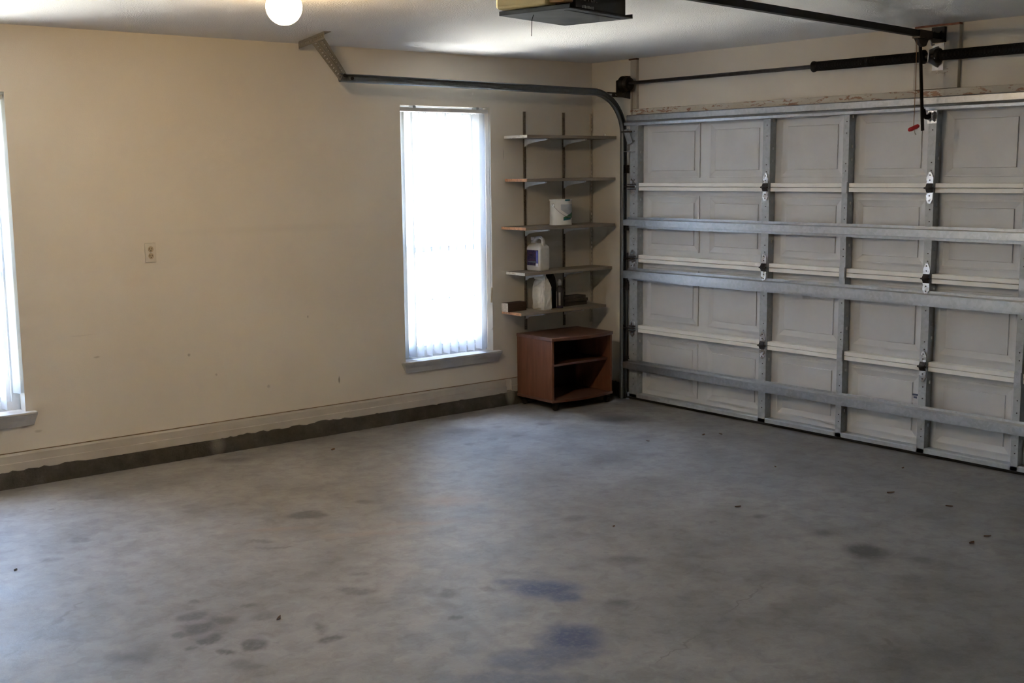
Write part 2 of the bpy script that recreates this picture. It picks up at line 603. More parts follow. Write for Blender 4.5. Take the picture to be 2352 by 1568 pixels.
def glass_material():
    t = NT('window_glass')
    tr = t.n('ShaderNodeBsdfTransparent')
    tr.inputs['Color'].default_value = (0.96, 0.98, 0.98, 1)
    gl = t.n('ShaderNodeBsdfGlossy')
    gl.inputs['Roughness'].default_value = 0.02
    lw = t.n('ShaderNodeLayerWeight')       # Schlick reflectance, the same from both faces of the pane
    lw.inputs['Blend'].default_value = 0.5
    fr = t.math('ADD', 0.03, t.math('MULTIPLY', t.math('POWER', lw.outputs['Facing'], 5.0), 0.6))
    mx = t.n('ShaderNodeMixShader')
    t.l(fr, mx.inputs[0])
    t.l(tr.outputs[0], mx.inputs[1])
    t.l(gl.outputs[0], mx.inputs[2])
    t.l(mx.outputs[0], t.out.inputs['Surface'])
    t.t.nodes.remove(t.b)
    return t.m
M['glass'] = glass_material()

def lamp_material():
    t = NT('lit_opal_globe')
    t.set(base=(0.9, 0.88, 0.8), rough=0.3)
    t.b.inputs['Emission Color'].default_value = (1.0, 0.70, 0.36, 1)
    t.b.inputs['Emission Strength'].default_value = 14.5
    return t.m
M['globe'] = lamp_material()

# ------------------------------------------------------------------ the room
HC = 2.518            # ceiling
X0, Y0 = -9.4, -8.4   # far walls behind the camera
TW = 0.16             # wall thickness
WIN = [(-1.765, -0.992), (-5.090, -4.318), (-8.416, -7.644)]
WZ0, WZ1 = 0.405, 2.162
DY0, DY1, DZ = -0.435, -5.395, 2.112      # door opening

def wall_grid(us, ws, holes, to3, t):
    """solid wall with openings: us, ws = sorted cuts; holes = set of (i,j) cells left open"""
    mb = MB()
    def q(a, b, c, d):
        mb.add([a, b, c, d], [(0, 1, 2, 3)])
    nu, nw = len(us)-1, len(ws)-1
    for i in range(nu):
        for j in range(nw):
            if (i, j) in holes:
                continue
            for dp in (0, t):
                q(to3(us[i], ws[j], dp), to3(us[i+1], ws[j], dp), to3(us[i+1], ws[j+1], dp), to3(us[i], ws[j+1], dp))
            for di, dj, a, b in ((-1, 0, (i, j), (i, j+1)), (1, 0, (i+1, j), (i+1, j+1)), (0, -1, (i, j), (i+1, j)), (0, 1, (i, j+1), (i+1, j+1))):
                k = (i+di, j+dj)
                if k in holes or not (0 <= k[0] < nu and 0 <= k[1] < nw):
                    q(to3(us[a[0]], ws[a[1]], 0), to3(us[b[0]], ws[b[1]], 0), to3(us[b[0]], ws[b[1]], t), to3(us[a[0]], ws[a[1]], t))
    bm = bmesh.new()
    me = mb.mesh('w')
    bm.from_mesh(me)
    bmesh.ops.remove_doubles(bm, verts=bm.verts, dist=1e-5)
    bmesh.ops.recalc_face_normals(bm, faces=bm.faces)
    bm.to_mesh(me)
    bm.free()
    return me

def put(name, me, mat, label):
    o = bpy.data.objects.new(name, me)
    me.name = name
    COL.objects.link(o)
    me.materials.clear()
    me.materials.append(mat)
    return tag(o, label, None, None, 'structure')

us = sorted([X0, TW] + [v for w in WIN for v in w])
holes = set()
for a, b in WIN:
    holes.add((us.index(a), 1))
put('wall_left', wall_grid(us, [-0.05, WZ0, WZ1, HC+0.1], holes, lambda u, w, d: (u, d, w), TW), M['wall'],
    'cream painted wall with tall narrow windows')
put('wall_right', wall_grid([Y0, DY1, DY0, 0.0], [-0.05, DZ, HC+0.1], {(1, 0)}, lambda u, w, d: (d, u, w), TW), M['wall'],
    'cream painted wall around the wide garage door')
o = MB().box(X0-TW, X0, Y0-TW, TW, -0.05, HC+0.1).build('wall_back', M['wall'])
tag(o, 'plain cream wall opposite the garage door, behind the viewer', kind='structure')
o = MB().box(X0, TW, Y0-TW, Y0, -0.05, HC+0.1).build('wall_near', wood('bounce_absorbing_brown', (0.09, 0.06, 0.04), (0.16, 0.11, 0.075), 0.6, 2, 0.6))  # made dark brown so this unseen wall bounces little light back
tag(o, 'wall opposite the windows, behind the viewer, made dark to cut bounce light', kind='structure')
o = MB().box(X0-TW, TW+0.02, Y0-TW, TW+0.02, HC, HC+0.12).build('ceiling', M['ceiling'])
tag(o, 'white stippled ceiling', kind='structure')
# floor slab: fine grid where the photo shows stains, plain elsewhere
from mathutils import noise as mnoise
STAINS = ((530, 1057, .16, .10, .7, .45), (705, 1182, .13, .08, .35, .5), (830, 1152, .07, .05, .6, .4),
          (1060, 990, .20, .13, .6, .4), (1190, 1000, .06, .05, .5, .4), (1145, 980, .06, .05, .5, .35),
          (1420, 962, .26, .20, .9, .75), (1250, 973, .07, .06, .5, .4), (1130, 1008, .05, .05, .5, .35),
          (1080, 1020, .04, .05, .5, .35), (870, 1025, .12, .08, .8, .3),
          (182, 1240, .06, .05, .4, .35), (120, 1285, .06, .04, .4, .3),
          (435, 1415, .06, .05, .4, .5), (455, 1442, .06, .06, .4, .6), (512, 1425, .08, .06, .5, .55),
          (484, 1467, .045, .05, .3, .65), (580, 1482, .04, .06, .3, .6), (520, 1498, .045, .03, .3, .55),
          (408, 1454, .04, .03, .3, .5), (605, 1415, .06, .04, .6, .35), (755, 1465, .05, .04, .4, .55),
          (735, 1440, .03, .09, .7, .4), (815, 1357, .09, .05, .5, .4), (825, 1317, .06, .04, .5, .35),
          (570, 1390, .03, .03, .3, .45), (440, 1383, .03, .03, .3, .45), (440, 1490, .04, .03, .4, .5),
          (1022, 1362, .06, .06, .4, .4), (1045, 1419, .03, .03, .3, .55), (1125, 1352, .04, .03, .4, .35),
          (1420, 1386, .09, .07, .9, .55), (1320, 1190, .10, .06, .7, .35), (1270, 1183, .06, .05, .7, .3),
          (1440, 1285, .14, .08, .8, .45), (1985, 1265, .13, .14, .6, .75), (1895, 1222, .07, .06, .7, .5),
          (1742, 1185, .05, .05, .6, .5), (2120, 1287, .08, .06, .7, .4), (2100, 1330, .14, .10, .9, .35),
          (600, 1243, .09, .03, .4, .35), (625, 1257, .11, .02, .3, .35), (1800, 1440, .3, .12, 1, .3),
          (1600, 1440, .5, .3, 1, .25), (2200, 1500, .6, .3, 1, .3), (300, 1510, .12, .08, .7, .35),
          (560, 1530, .09, .06, .6, .4))
BLUES = ((1255, 1352, .20, .13, .85), (1300, 1372, .10, .07, .8), (1200, 1338, .16, .06, .55), (1312, 1465, .15, .17, .9),
         (1290, 1500, .22, .08, .6), (1215, 1520, .22, .10, .5), (1180, 1560, .3, .08, .45))
RUSTS = ((850, 1225, .35, .05), (980, 1200, .3, .05), (1040, 1150, .3, .12), (640, 1215, .3, .05))
def floor_mesh():
    gx0, gx1, gy0, gy1, st = -5.6, 0.0, -5.0, 0.0, 0.016
    nx, ny = int((gx1-gx0)/st), int((gy1-gy0)/st)
    vs = [(gx0+(gx1-gx0)*i/nx, gy0+(gy1-gy0)*j/ny, 0.0) for j in range(ny+1) for i in range(nx+1)]
    fs = [(j*(nx+1)+i, j*(nx+1)+i+1, (j+1)*(nx+1)+i+1, (j+1)*(nx+1)+i) for j in range(ny) for i in range(nx)]
    col = [[0.0, 0.0, 0.0] for _ in vs]
    def dab(ch, px, py, rx, ry, rot, soft, k):
        p = at(px, py, 2, 0.0)
        R = max(rx, ry)*1.5+0.05
        ia, ib = max(0, int((p.x-R-gx0)/st)), min(nx, int((p.x+R-gx0)/st)+1)
        ja, jb = max(0, int((p.y-R-gy0)/st)), min(ny, int((p.y+R-gy0)/st)+1)
        c_, s_ = math.cos(rot), math.sin(rot)
        for j in range(ja, jb+1):
            for i in range(ia, ib+1):
                v = vs[j*(nx+1)+i]
                w = mnoise.noise_vector(Vector((v[0]*9, v[1]*9, 0)))
                w2 = mnoise.noise_vector(Vector((v[0]*24, v[1]*24, 5)))
                dx, dy = v[0]-p.x+w.x*0.035+w2.x*0.012, v[1]-p.y+w.y*0.035+w2.y*0.012
                d = math.hypot((dx*c_+dy*s_)/rx, (-dx*s_+dy*c_)/ry)
                m = min(1.0, max(0.0, (1.0-d)/soft))*k
                q = col[j*(nx+1)+i]
                q[ch] = max(q[ch], m)
    V = YAW-PI/2
    for px, py, rx, ry, soft, k in STAINS:
        dab(0, px, py, rx, ry, V, soft, k)
    for px, py, rx, ry, k in BLUES:
        dab(1, px, py, rx, ry, V, 0.55, k*0.92)
    for px, py, rx, ry in RUSTS:
        dab(2, px, py, rx, ry, V+.15, 1.0, 0.35)
    nv = len(vs)
    xa, xb, ya, yb = X0-TW, TW, Y0-TW, TW
    # outer skirt around the grid, then slab sides and bottom
    vs += [(xa, ya, 0), (gx0, ya, 0), (gx1, ya, 0), (xb, ya, 0), (xa, gy0, 0), (gx0, gy0, 0), (gx1, gy0, 0), (xb, gy0, 0),
           (xa, gy1, 0), (gx0, gy1, 0), (gx1, gy1, 0), (xb, gy1, 0), (xa, yb, 0), (gx0, yb, 0), (gx1, yb, 0), (xb, yb, 0)]
    for j in range(3):
        for i in range(3):
            if (i, j) != (1, 1):
                b = nv+j*4+i
                fs.append((b, b+1, b+5, b+4))
    b = len(vs)
    vs += [(xa, ya, 0), (xb, ya, 0), (xb, yb, 0), (xa, yb, 0), (xa, ya, -.15), (xb, ya, -.15), (xb, yb, -.15), (xa, yb, -.15)]
    fs += [(b+4, b+7, b+6, b+5)]+[(b+i, b+4+i, b+4+(i+1) % 4, b+(i+1) % 4) for i in range(4)]
    me = bpy.data.meshes.new('floor')
    me.from_pydata(vs, [], fs)
    ca = me.color_attributes.new('stains', 'FLOAT_COLOR', 'POINT')
    flat = []
    for q in col:
        flat += [q[0], q[1], q[2], 1.0]
    flat += [0.0, 0.0, 0.0, 1.0]*(len(vs)-len(col))
    ca.data.foreach_set('color', flat)
    me.materials.append(M['floor'])
    return me
o = bpy.data.objects.new('floor', floor_mesh())
COL.objects.link(o)
tag(o, 'stained grey concrete garage floor', kind='structure')
o = MB().box(-40, 60, -40, 60, -0.40, -0.19).build('ground', plain('dry_mown_grass', (0.44, 0.43, 0.38), 0.95, var=0.3, scale=3))
tag(o, 'sunlit lawn outside the garage', kind='structure')
o = MB().box(-40, 60, TW+0.005, 2.7, -0.19, -0.16).build('path', M['ground'])  # added strip out of view, bounces sunlight up to the ceiling
tag(o, 'pale strip added outside the window wall to bounce sun onto the ceiling', kind='structure')

# added unseen wall between the windows, keeps skylight off the blind slats
o = MB().box(-3.05, -2.85, TW+0.005, 7.5, -0.19, 2.25).build('slat_shade_wall', plain('brown_shade_wall', (0.20, 0.13, 0.10), 0.9, var=0.2, scale=6))
tag(o, 'brown wall added outside between the windows to shade the blind slats', kind='structure')

# concrete stem-wall curb with an uneven top edge, and the wooden base trim above it
def curb(name, n, to3, length, label):
    mb = MB()
    vs, fs = [], []
    for i in range(n+1):
        s = length*i/n
        top = 0.094 + random.uniform(-0.006, 0.006) + 0.006*math.sin(s*3.1) + 0.004*math.sin(s*11.0)
        d0 = 0.030 + random.uniform(-0.003, 0.003)
        for dp, z in ((-0.02, -0.02), (d0+0.004, -0.02), (d0, top*0.55), (d0-0.006, top-0.004), (0.010, top+0.004), (-0.02, top+0.004)):
            vs.append(to3(s, dp, z))
    for i in range(n):
        for k in range(6):
            fs.append((i*6+k, i*6+(k+1) % 6, (i+1)*6+(k+1) % 6, (i+1)*6+k))
    fs += [tuple(range(6)), tuple(n*6+k for k in range(6))]
    mb.add(vs, fs)
    return tag(mb.build(name, M['curb']), label, kind='structure')
curb('trim_1', 330, lambda s, d, z: (-0.0-s, -d, z), 9.4, 'dark rough concrete curb along the foot of the window wall')
curb('trim_2', 20, lambda s, d, z: (-d, -0.03-s, z), 0.36, 'short dark concrete curb in the corner beside the garage door')

bs = thing('baseboard_left', 'worn off-white grooved base trim along the window wall', kind='structure')
for a, b in ((X0, -0.885), (-0.835, -0.004)):
    mb = MB()
    mb.prism([(-0.001, 0.092), (-0.020, 0.092), (-0.020, 0.137), (-0.014, 0.140), (-0.014, 0.180), (-0.009, 0.190), (-0.001, 0.192)], 0, a, b)
    mb.build('trim_board', M['white_trim'], bs)
MB().box(X0, -0.004, -0.004, 0.001, 0.1925, 0.1965).build('gap_line', plain('brown_caulk_gap', (0.20, 0.13, 0.06), 0.8), bs)

# header and jamb boards
mb = MB().box(-0.022, 0.0, -5.55, -0.432, 2.085, 2.155)
tag(mb.build('trim_3', M['header'], bevel=0.002), 'horizontal header board above the garage door with peeling paint', kind='structure')
mb = MB().box(-0.022, 0.0, -0.497, -0.432, 2.157, HC)
tag(mb.build('trim_4', M['jamb'], bevel=0.002), 'vertical painted mounting board behind the cable drum', kind='structure')
mb = MB().box(-0.030, 0.0, -3.045, -2.765, 2.157, HC-0.012)
tag(mb.build('trim_5', M['jamb'], bevel=0.002), 'painted mounting board behind the centre spring bracket', kind='structure')
# rusty-red bare wood strips on top of the boards
MB().box(-0.034, 0.0, -3.045, -2.765, HC-0.012, HC-0.001).build('board_edge', plain('bare_red_wood', (0.23, 0.10, 0.06), 0.8, var=.3), bpy.data.objects['trim_5'])
MB().box(-0.028, 0.0, -0.497, -0.42, HC-0.012, HC-0.001).build('board_edge', plain('bare_dark_wood', (0.10, 0.05, 0.03), 0.8, var=.3), bpy.data.objects['trim_4'])

# ------------------------------------------------------------------ windows and blinds
def window(n, x0, x1, label):
    w = thing('window_%d' % n, label, kind='structure', loc=((x0+x1)/2, 0, WZ0))
    L = Vector(w.location)
    def bld(mb, name, mat, bevel=0.0, parent=w):
        me_o = mb.build(name, mat, parent, bevel)
        me_o.data.transform(Matrix.Translation(-L))
        return me_o
    zf = WZ0+0.012
    mb = MB()
    fw = 0.045
    for bx in ((x0, x0+fw, zf, WZ1), (x1-fw, x1, zf, WZ1), (x0+fw, x1-fw, zf, zf+0.05), (x0+fw, x1-fw, WZ1-fw, WZ1)):
        mb.box(bx[0], bx[1], 0.085, 0.145, bx[2], bx[3])
    bld(mb, 'window_frame', M['vinyl'])
    mid = 1.175
    for nm, za, zb, yy in (('lower_sash', zf+0.05, mid+0.02, 0.098), ('upper_sash', mid-0.02, WZ1-fw, 0.122)):
        mb = MB()
        s = 0.032
        a, b = x0+fw, x1-fw
        for bx in ((a, a+s, za, zb), (b-s, b, za, zb), (a+s, b-s, za, za+s), (a+s, b-s, zb-s-.006, zb)):
            mb.box(bx[0], bx[1], yy, yy+0.022, bx[2], bx[3])
        sash = bld(mb, nm, M['vinyl'])
        g = MB().box(a+s-.003, b-s+.003, yy+0.009, yy+0.013, za+s-.003, zb-s-.003).build('pane', M['glass'], sash)
        g.data.transform(Matrix.Translation(-L))
        if nm == 'lower_sash':
            g = MB().box(a+s, b-s, yy+0.002, yy+0.007, 0.815, 0.829).build('muntin', M['vinyl'], sash)
            g.data.transform(Matrix.Translation(-L))
    # sill: stool board plus tapered apron moulding with returned ends
    mb = MB()
    xa, xb = x0-0.036, x1+0.052
    mb.box(xa, xb, -0.048, -0.0005, WZ0+0.001, WZ0+0.013)
    mb.box(x0+0.001, x1-0.001, -0.0005, 0.09, WZ0+0.001, WZ0+0.013)
    bld(mb, 'sill_board', M['sill'], 0.003)
    top = [(xa, -0.046), (xb, -0.046), (xb, -0.0005), (xa, -0.0005)]
    bot = [(xa+0.032, -0.016), (xb-0.014, -0.016), (xb-0.014, -0.0005), (xa+0.032, -0.0005)]
    mb = MB()
    vs = [(p[0], p[1], WZ0) for p in top]+[(p[0]*0.55+q[0]*0.45, p[1]*0.45+q[1]*0.55, WZ0-0.030) for p, q in zip(top, bot)]+[(p[0], p[1], WZ0-0.066) for p in bot]
    fs = [(0, 1, 2, 3), (11, 10, 9, 8)]
    for k in (0, 4):
        fs += [(k+i, k+(i+1) % 4, k+4+(i+1) % 4, k+4+i) for i in range(4)]
    mb.add(vs, fs)
    bld(mb, 'sill_apron', M['sill'], 0.002)
    return w
window(1, *WIN[0], 'tall narrow window beside the corner shelves, with white frame and sill')
window(2, *WIN[1], 'tall narrow window cut by the left edge of the photo')
window(3, *WIN[2], 'tall narrow window further along the wall, added out of view for daylight')  # extra unseen window, added as another daylight source

def blind(x0, x1, label, angles, short=()):
    b = thing('vertical_blind', label, 'blind', ((x0+x1)/2, 0.04, WZ1))
    L = Vector(b.location)
    def bld(mb, name, mat, parent=b, bevel=0):
        q = mb.build(name, mat, parent, bevel)
        q.data.transform(Matrix.Translation(-L))
        return q
    hr = bld(MB().box(x0+0.006, x1-0.006, 0.016, 0.056, WZ1-0.040, WZ1-0.014), 'headrail', M['sill'], bevel=0.002)
    for xx in (x0+0.125, x1-0.105):
        bld(MB().box(xx-0.012, xx+0.012, 0.010, 0.060, WZ1-0.016, WZ1-0.001), 'mounting_clip', M['galv'], hr)
    n = len(angles)
    pitch = (x1-x0-0.042)/(n-1)
    for i, an in enumerate(angles):
        xc = x0+0.018+i*pitch
        if math.cos(an) > 0.8:
            xc = x1-0.004-0.0445*math.cos(an)     # last slat turned flat against the jamb
        zb = WZ0+0.030+random.uniform(-.004, .004)
        if i in short:
            zb = 0.515
        wd, k = 0.089, 6
        vs, fs = [], []
        ca, sa = math.cos(an), math.sin(an)
        for z in (zb, (zb+WZ1)/2, WZ1-0.045):
            for j in range(k+1):
                u = (j/k-0.5)*wd
                v = -0.007*(1-(2*j/k-1)**2)+0.0035
                if abs(z-WZ1+0.045) < 1e-6 and False:
                    u *= .9
                vs.append((xc+u*ca-v*sa, 0.040+u*sa+v*ca, z))
        for r in range(2):
            for j in range(k):
                fs.append((r*(k+1)+j, r*(k+1)+j+1, (r+1)*(k+1)+j+1, (r+1)*(k+1)+j))
        s = bld(MB().add(vs, fs, True), 'slat', M['slat'])
        bld(MB().box(xc-0.004, xc+0.004, 0.037, 0.043, WZ1-0.047, WZ1-0.038), 'carrier', M['vinyl'], s)
    return b, bld
D = math.radians
b1, bl1 = blind(*WIN[0], 'white vertical blind in the window beside the corner shelves', [D(a) for a in (106, 101, 85, 83, 90, 87, 87, 90, 90, 84, 24)])
# cord, weight and hanging loop at its right edge
px = -1.012
bl1(MB().tube([(px, -0.006, 2.12), (px, -0.008, 1.5), (px-0.004, -0.010, 0.87)], 0.0018, 6), 'pull_cord', M['cord'])
bl1(MB().prism([(px-0.012, 0.775), (px+0.004, 0.772), (px+0.010, 0.880), (px-0.004, 0.884)], 1, -0.018, -0.006), 'cord_weight', M['tassel'])
pts = [(px+0.008+0.016*math.sin(i/14*PI*0.9), -0.012, 0.80-0.23*i/14) for i in range(13)]+[(px+0.002, -0.012, 0.572), (px-0.006, -0.012, 0.578)]
bl1(MB().tube(pts, 0.0012, 5), 'cord_loop', M['cord'])
b2, bl2 = blind(*WIN[1], 'white vertical blind in the window at the left edge of the photo', [D(a) for a in (88, 92, 90, 94, 91, 95, 93, 92, 96, 93, 100)], short=(10,))

# ------------------------------------------------------------------ garage door
door = thing('door_1', 'white sectional steel garage door with galvanized struts, seen from inside', kind='structure', loc=(0, -2.915, 0))
OFF = Vector((0, 2.915, 0))
def dpart(mb, name, mat, parent=door, bevel=0):
    q = mb.build(name, mat, parent, bevel)
    q.data.transform(Matrix.Translation(OFF))
    return q
EY0, EY1 = -0.445, -5.385
JZ = [0.020, 0.545, 1.066, 1.592, 2.095]
STL = [(-0.505, 0.080), (-1.720, 0.060), (-2.332, 0.042), (-2.915, 0.050), (-3.500, 0.042), (-4.110, 0.060), (-5.325, 0.080)]
panel_y = [(-0.585, -1.098), (-1.186, -1.668), (-1.800, -2.285), (-2.382, -2.868), (-2.970, -3.455), (-3.545, -4.055), (-4.162, -4.644), (-4.732, -5.245)]
SX, FX = 0.004, -0.056    # skin face, stile face
pmesh = {}
for s in range(4):
    z0, z1 = JZ[s]+0.0015, JZ[s+1]-0.0015
    mb = MB().box(SX, SX+0.018, EY1, EY0, z0, z1)
    mb.box(SX+0.018, SX+0.032, EY1, EY0, z0-(0.008 if s else 0), z1-0.008)
    sec = dpart(mb, 'door_section', M['door_skin'])
    # embossed panels
    pz0, pz1 = z0+0.062, z1-(0.062 if s < 3 else 0.062)
    for a, b in panel_y:
        mb = MB()
        def ring(ins, x):
            return [(x, a-ins, pz0+ins), (x, b+ins, pz0+ins), (x, b+ins, pz1-ins), (x, a-ins, pz1-ins)]
        R = ring(0, SX+0.001)+ring(0.001, SX-0.008)+ring(0.012, SX-0.009)+ring(0.050, SX-0.001)+ring(0.052, SX-0.008)
        fs = []
        for k in range(4):
            fs += [(k*4+i, k*4+(i+1) % 4, k*4+4+(i+1) % 4, k*4+4+i) for i in range(4)]
        fs.append((16, 17, 18, 19))
        mb.add(R, fs)
        dpart(mb, 'embossed_panel', M['door_skin'], sec)
    # vertical stiles (channel posts)
    for i, (yc, wd) in enumerate(STL):
        lo = z0 if s == 0 else z0+0.002
        mb = MB()
        mb.sheet([(SX-0.0005, yc+wd/2), (FX, yc+wd/2), (FX, yc-wd/2), (SX-0.0005, yc-wd/2)], 2, lo, z1-0.002, 0.003)
        # small tabs / screws on the side flange
        for zz in (0.16, 0.24, 0.42):
            mb.box(-0.030, -0.018, yc-wd/2-0.010, yc-wd/2+0.001, z0+zz, z0+zz+0.018)
        st = dpart(mb, 'stile', M['stile'], sec)
        mb = MB()
        for zz in (0.10, 0.145, 0.33, 0.40):
            mb.lathe([(0.0036, -0.003), (0.0032, 0.0)], (FX, yc-0.004, z0+zz), 'x', 8)
        dpart(mb, 'screw_heads', M['dark_steel'], sec)
    # white rails at the joints
    for k in range(len(STL)-1):
        ya, yb = STL[k][0]-STL[k][1]/2-0.004, STL[k+1][0]+STL[k+1][1]/2+0.004
        if s > 0:
            dpart(MB().box(-0.050, SX, yb, ya, z0, z0+0.026), 'section_rail', M['door_rail'], sec, 0.002)
        if s < 3:
            dpart(MB().box(-0.050, SX, yb, ya, z1-0.026, z1), 'section_rail', M['door_rail'], sec, 0.002)
# bottom rail and rubber seal
dpart(MB().sheet([(SX, 0.052), (-0.052, 0.052), (-0.056, 0.046), (-0.056, 0.022), (SX, 0.022)], 1, EY1, EY0, 0.003), 'bottom_rail', M['stile'])
dpart(MB().prism([(0.030, 0.021), (-0.050, 0.021), (-0.046, 0.008), (-0.030, 0.000), (0.010, 0.000), (0.028, 0.008)], 1, EY1, EY0), 'bottom_seal', M['rubber'])
# horizontal struts
def strut(z, hgt, depth, lip, mat):
    h = hgt/2
    line = [(FX-0.001, z+h), (FX-0.001, z+h-lip), (FX-depth, z+h-lip-0.004), (FX-depth, z-h+lip+0.004), (FX-0.001, z-h+lip), (FX-0.001, z-h)]
    return MB().sheet(line, 1, EY1+0.01, EY0-0.0, 0.0025)
for z, h_, dp, lp in ((1.330, 0.082, 0.048, 0.016), (0.948, 0.094, 0.050, 0.016), (0.266, 0.082, 0.050, 0.014)):
    dpart(strut(z, h_, dp, lp, None), 'strut', M['galv'])
line = [(SX-0.001, 2.114), (-0.064, 2.112), (-0.069, 2.106), (-0.070, 2.070), (-0.066, 2.065), (-0.088, 2.060), (-0.096, 2.052), (-0.094, 2.036), (FX-0.001, 2.033)]
dpart(MB().sheet(line, 1, EY1+0.01, EY0+0.004, 0.0025), 'strut', M['galv'])
# hinges
def hinge(yc, zj):
    h = MB()
    w = 0.021
    up = [(yc-w, zj+0.026), (yc+w, zj+0.026), (yc+w, zj+0.060), (yc+0.006, zj+0.092), (yc-0.006, zj+0.092), (yc-w, zj+0.060)]
    dn = [(yc-w, zj-0.026), (yc+w, zj-0.026), (yc+w, zj-0.066), (yc+0.008, zj-0.090), (yc-0.008, zj-0.090), (yc-w, zj-0.066)]
    h.prism(up, 0, FX-0.008, FX-0.003)
    h.prism(dn, 0, FX-0.008, FX-0.003)
    q = dpart(h, 'hinge', M['hinge'])
    k = MB()
    k.tube([(FX-0.020, yc-0.028, zj), (FX-0.020, yc+0.028, zj)], 0.0055, 10)
    k.prism([(FX-0.004, zj+0.030), (FX-0.006, zj+0.030), (FX-0.022, zj+0.006), (FX-0.020, zj+0.002)], 1, yc-0.019, yc+0.019)
    k.prism([(FX-0.004, zj-0.030), (FX-0.006, zj-0.030), (FX-0.022, zj-0.006), (FX-0.020, zj-0.002)], 1, yc-0.019, yc+0.019)
    dpart(k, 'knuckle', M['dark_steel'], q)
    s = MB()
    for zz in (0.045, 0.074, -0.045, -0.074):
        s.lathe([(0.0035, -0.0105), (0.0045, -0.008)], (FX, yc, zj+zz), 'x', 8)
    dpart(s, 'hinge_bolts', M['dark_steel'], q)
for zj in JZ[1:4]:
    for yc in (-1.722, -2.917, -4.112):
        hinge(yc, zj)
    for yc, sg in ((-0.500, 1), (-5.330, -1)):
        q = dpart(MB().prism([(yc-0.026, zj+0.022), (yc+0.026, zj+0.022), (yc+0.022, zj+0.05), (yc, zj+0.066), (yc-0.022, zj+0.05)], 0, FX-0.007, FX-0.002)
                  .prism([(yc-0.026, zj-0.022), (yc+0.026, zj-0.022), (yc+0.022, zj-0.05), (yc, zj-0.066), (yc-0.022, zj-0.05)], 0, FX-0.007, FX-0.002), 'end_hinge', M['hinge'])
        r = MB().tube([(-0.074, yc-0.03*sg, zj), (-0.074, yc+0.085*sg, zj)], 0.006, 8)
        r.lathe([(0.008, -0.009), (0.021, -0.008), (0.021, 0.008), (0.008, 0.009)], (-0.074, yc+0.088*sg, zj), 'y', 16)
        dpart(r, 'roller', M['dark_steel'], q)
        dpart(MB().box(-0.088, FX-0.001, yc-0.03, yc+0.03, zj-0.020, zj-0.014).box(-0.088, FX-0.001, yc-0.03, yc+0.03, zj+0.014, zj+0.020), 'roller_carrier', M['dark_steel'], q)
    # flat splice plates at the plain centre stiles
    for yc in (-2.332, -3.500):
        dpart(MB().box(FX-0.006, FX-0.001, yc-0.019, yc+0.019, zj-0.034, zj+0.034), 'splice_plate', M['galv'])
# top corner bracket with slanted arm
q = dpart(MB().bar((FX-0.022, -0.490, 1.905), (FX-0.030, -0.452, 2.005), 0.052, 0.004, (1, 0, 0))
          .box(FX-0.052, FX-0.001, -0.520, -0.452, 1.845, 1.850).box(FX-0.040, FX-0.001, -0.474, -0.440, 2.000, 2.006), 'top_bracket', M['galv'])
dpart(MB().tube([(-0.095, -0.52, 1.99), (-0.095, -0.412, 1.99)], 0.006, 8), 'roller_shaft', M['dark_steel'], q)
# small printed sticker on the lower section
p = at(2102, 915, 0, SX-0.010)
q = dpart(MB().box(SX-0.0105, SX-0.0085, p.y-0.020, p.y+0.022, p.z-0.028, p.z+0.030), 'sticker', M['sticker'])
dpart(MB().box(SX-0.0110, SX-0.0104, p.y-0.018, p.y+0.020, p.z+0.018, p.z+0.029).box(SX-0.0110, SX-0.0104, p.y-0.012, p.y+0.010, p.z+0.002, p.z+0.014),
      'sticker_print', plain('blue_grey_print', (0.06, 0.08, 0.14), 0.5), q)

# ------------------------------------------------------------------ left door track
TRK = (-2.475, -0.42, 0)
trk = thing('door_track', 'galvanized door track curving up from the corner and back under the ceiling', 'track', (-0.072, -0.415, 0))
def tpart(mb, name, mat, parent=trk, bevel=0):
    q = mb.build(name, mat, parent, bevel)
    q.data.transform(Matrix.Translation((0.072, 0.415, 0)))
    return q
PROF = [(-0.018, -0.010), (-0.018, -0.004), (-0.0235, 0.006), (-0.021, 0.022), (-0.008, 0.026), (0.010, 0.026), (0.022, 0.022), (0.024, 0.004), (0.018, -0.004)]
def track_sweep(path):
    """sweep the J-shaped roller channel (open towards the door) along a path in the x-z plane"""
    t = 0.0022
    vs, fs = [], []
    npf = len(PROF)
    outer = []
    for i in range(npf):
        d = Vector(PROF[min(i+1, npf-1)])-Vector(PROF[max(i-1, 0)])
        nn = Vector((-d.y, d.x)).normalized()
        outer.append((PROF[i][0]+nn.x*t, PROF[i][1]+nn.y*t))
    loop = PROF+outer[::-1]
    m = len(loop)
    for i, p in enumerate(path):
        a, c = Vector(path[max(0, i-1)]), Vector(path[min(len(path)-1, i+1)])
        d = (c-a).normalized()
        nrm = Vector((-d.y, d.x))
        for q in loop:
            vs.append((p[0]+nrm.x*q[0], -0.425+q[1], p[1]+nrm.y*q[0]))
    for i in range(len(path)-1):
        for k in range(m):
            fs.append((i*m+k, i*m+(k+1) % m, (i+1)*m+(k+1) % m, (i+1)*m+k))
    for k in range(npf-1):
        fs.append((k, k+1, m-2-k, m-1-k))
        b = (len(path)-1)*m
        fs.append((b+k, b+m-1-k, b+m-2-k, b+k+1))
    return MB().add(vs, fs)
cx, cz, cr = -0.375, 1.966, 0.303
tpart(track_sweep([(-2.478, 2.283), (-1.4, 2.277), (cx, 2.269)]), 'horizontal_track', M['track'])
tpart(track_sweep([(cx+cr*math.sin(a*PI/32), cz+cr*math.cos(a*PI/32)) for a in range(17)]), 'curved_track', M['track'])
tpart(track_sweep([(cx+cr, cz), (cx+cr, 0.004)]), 'vertical_track', M['track'])
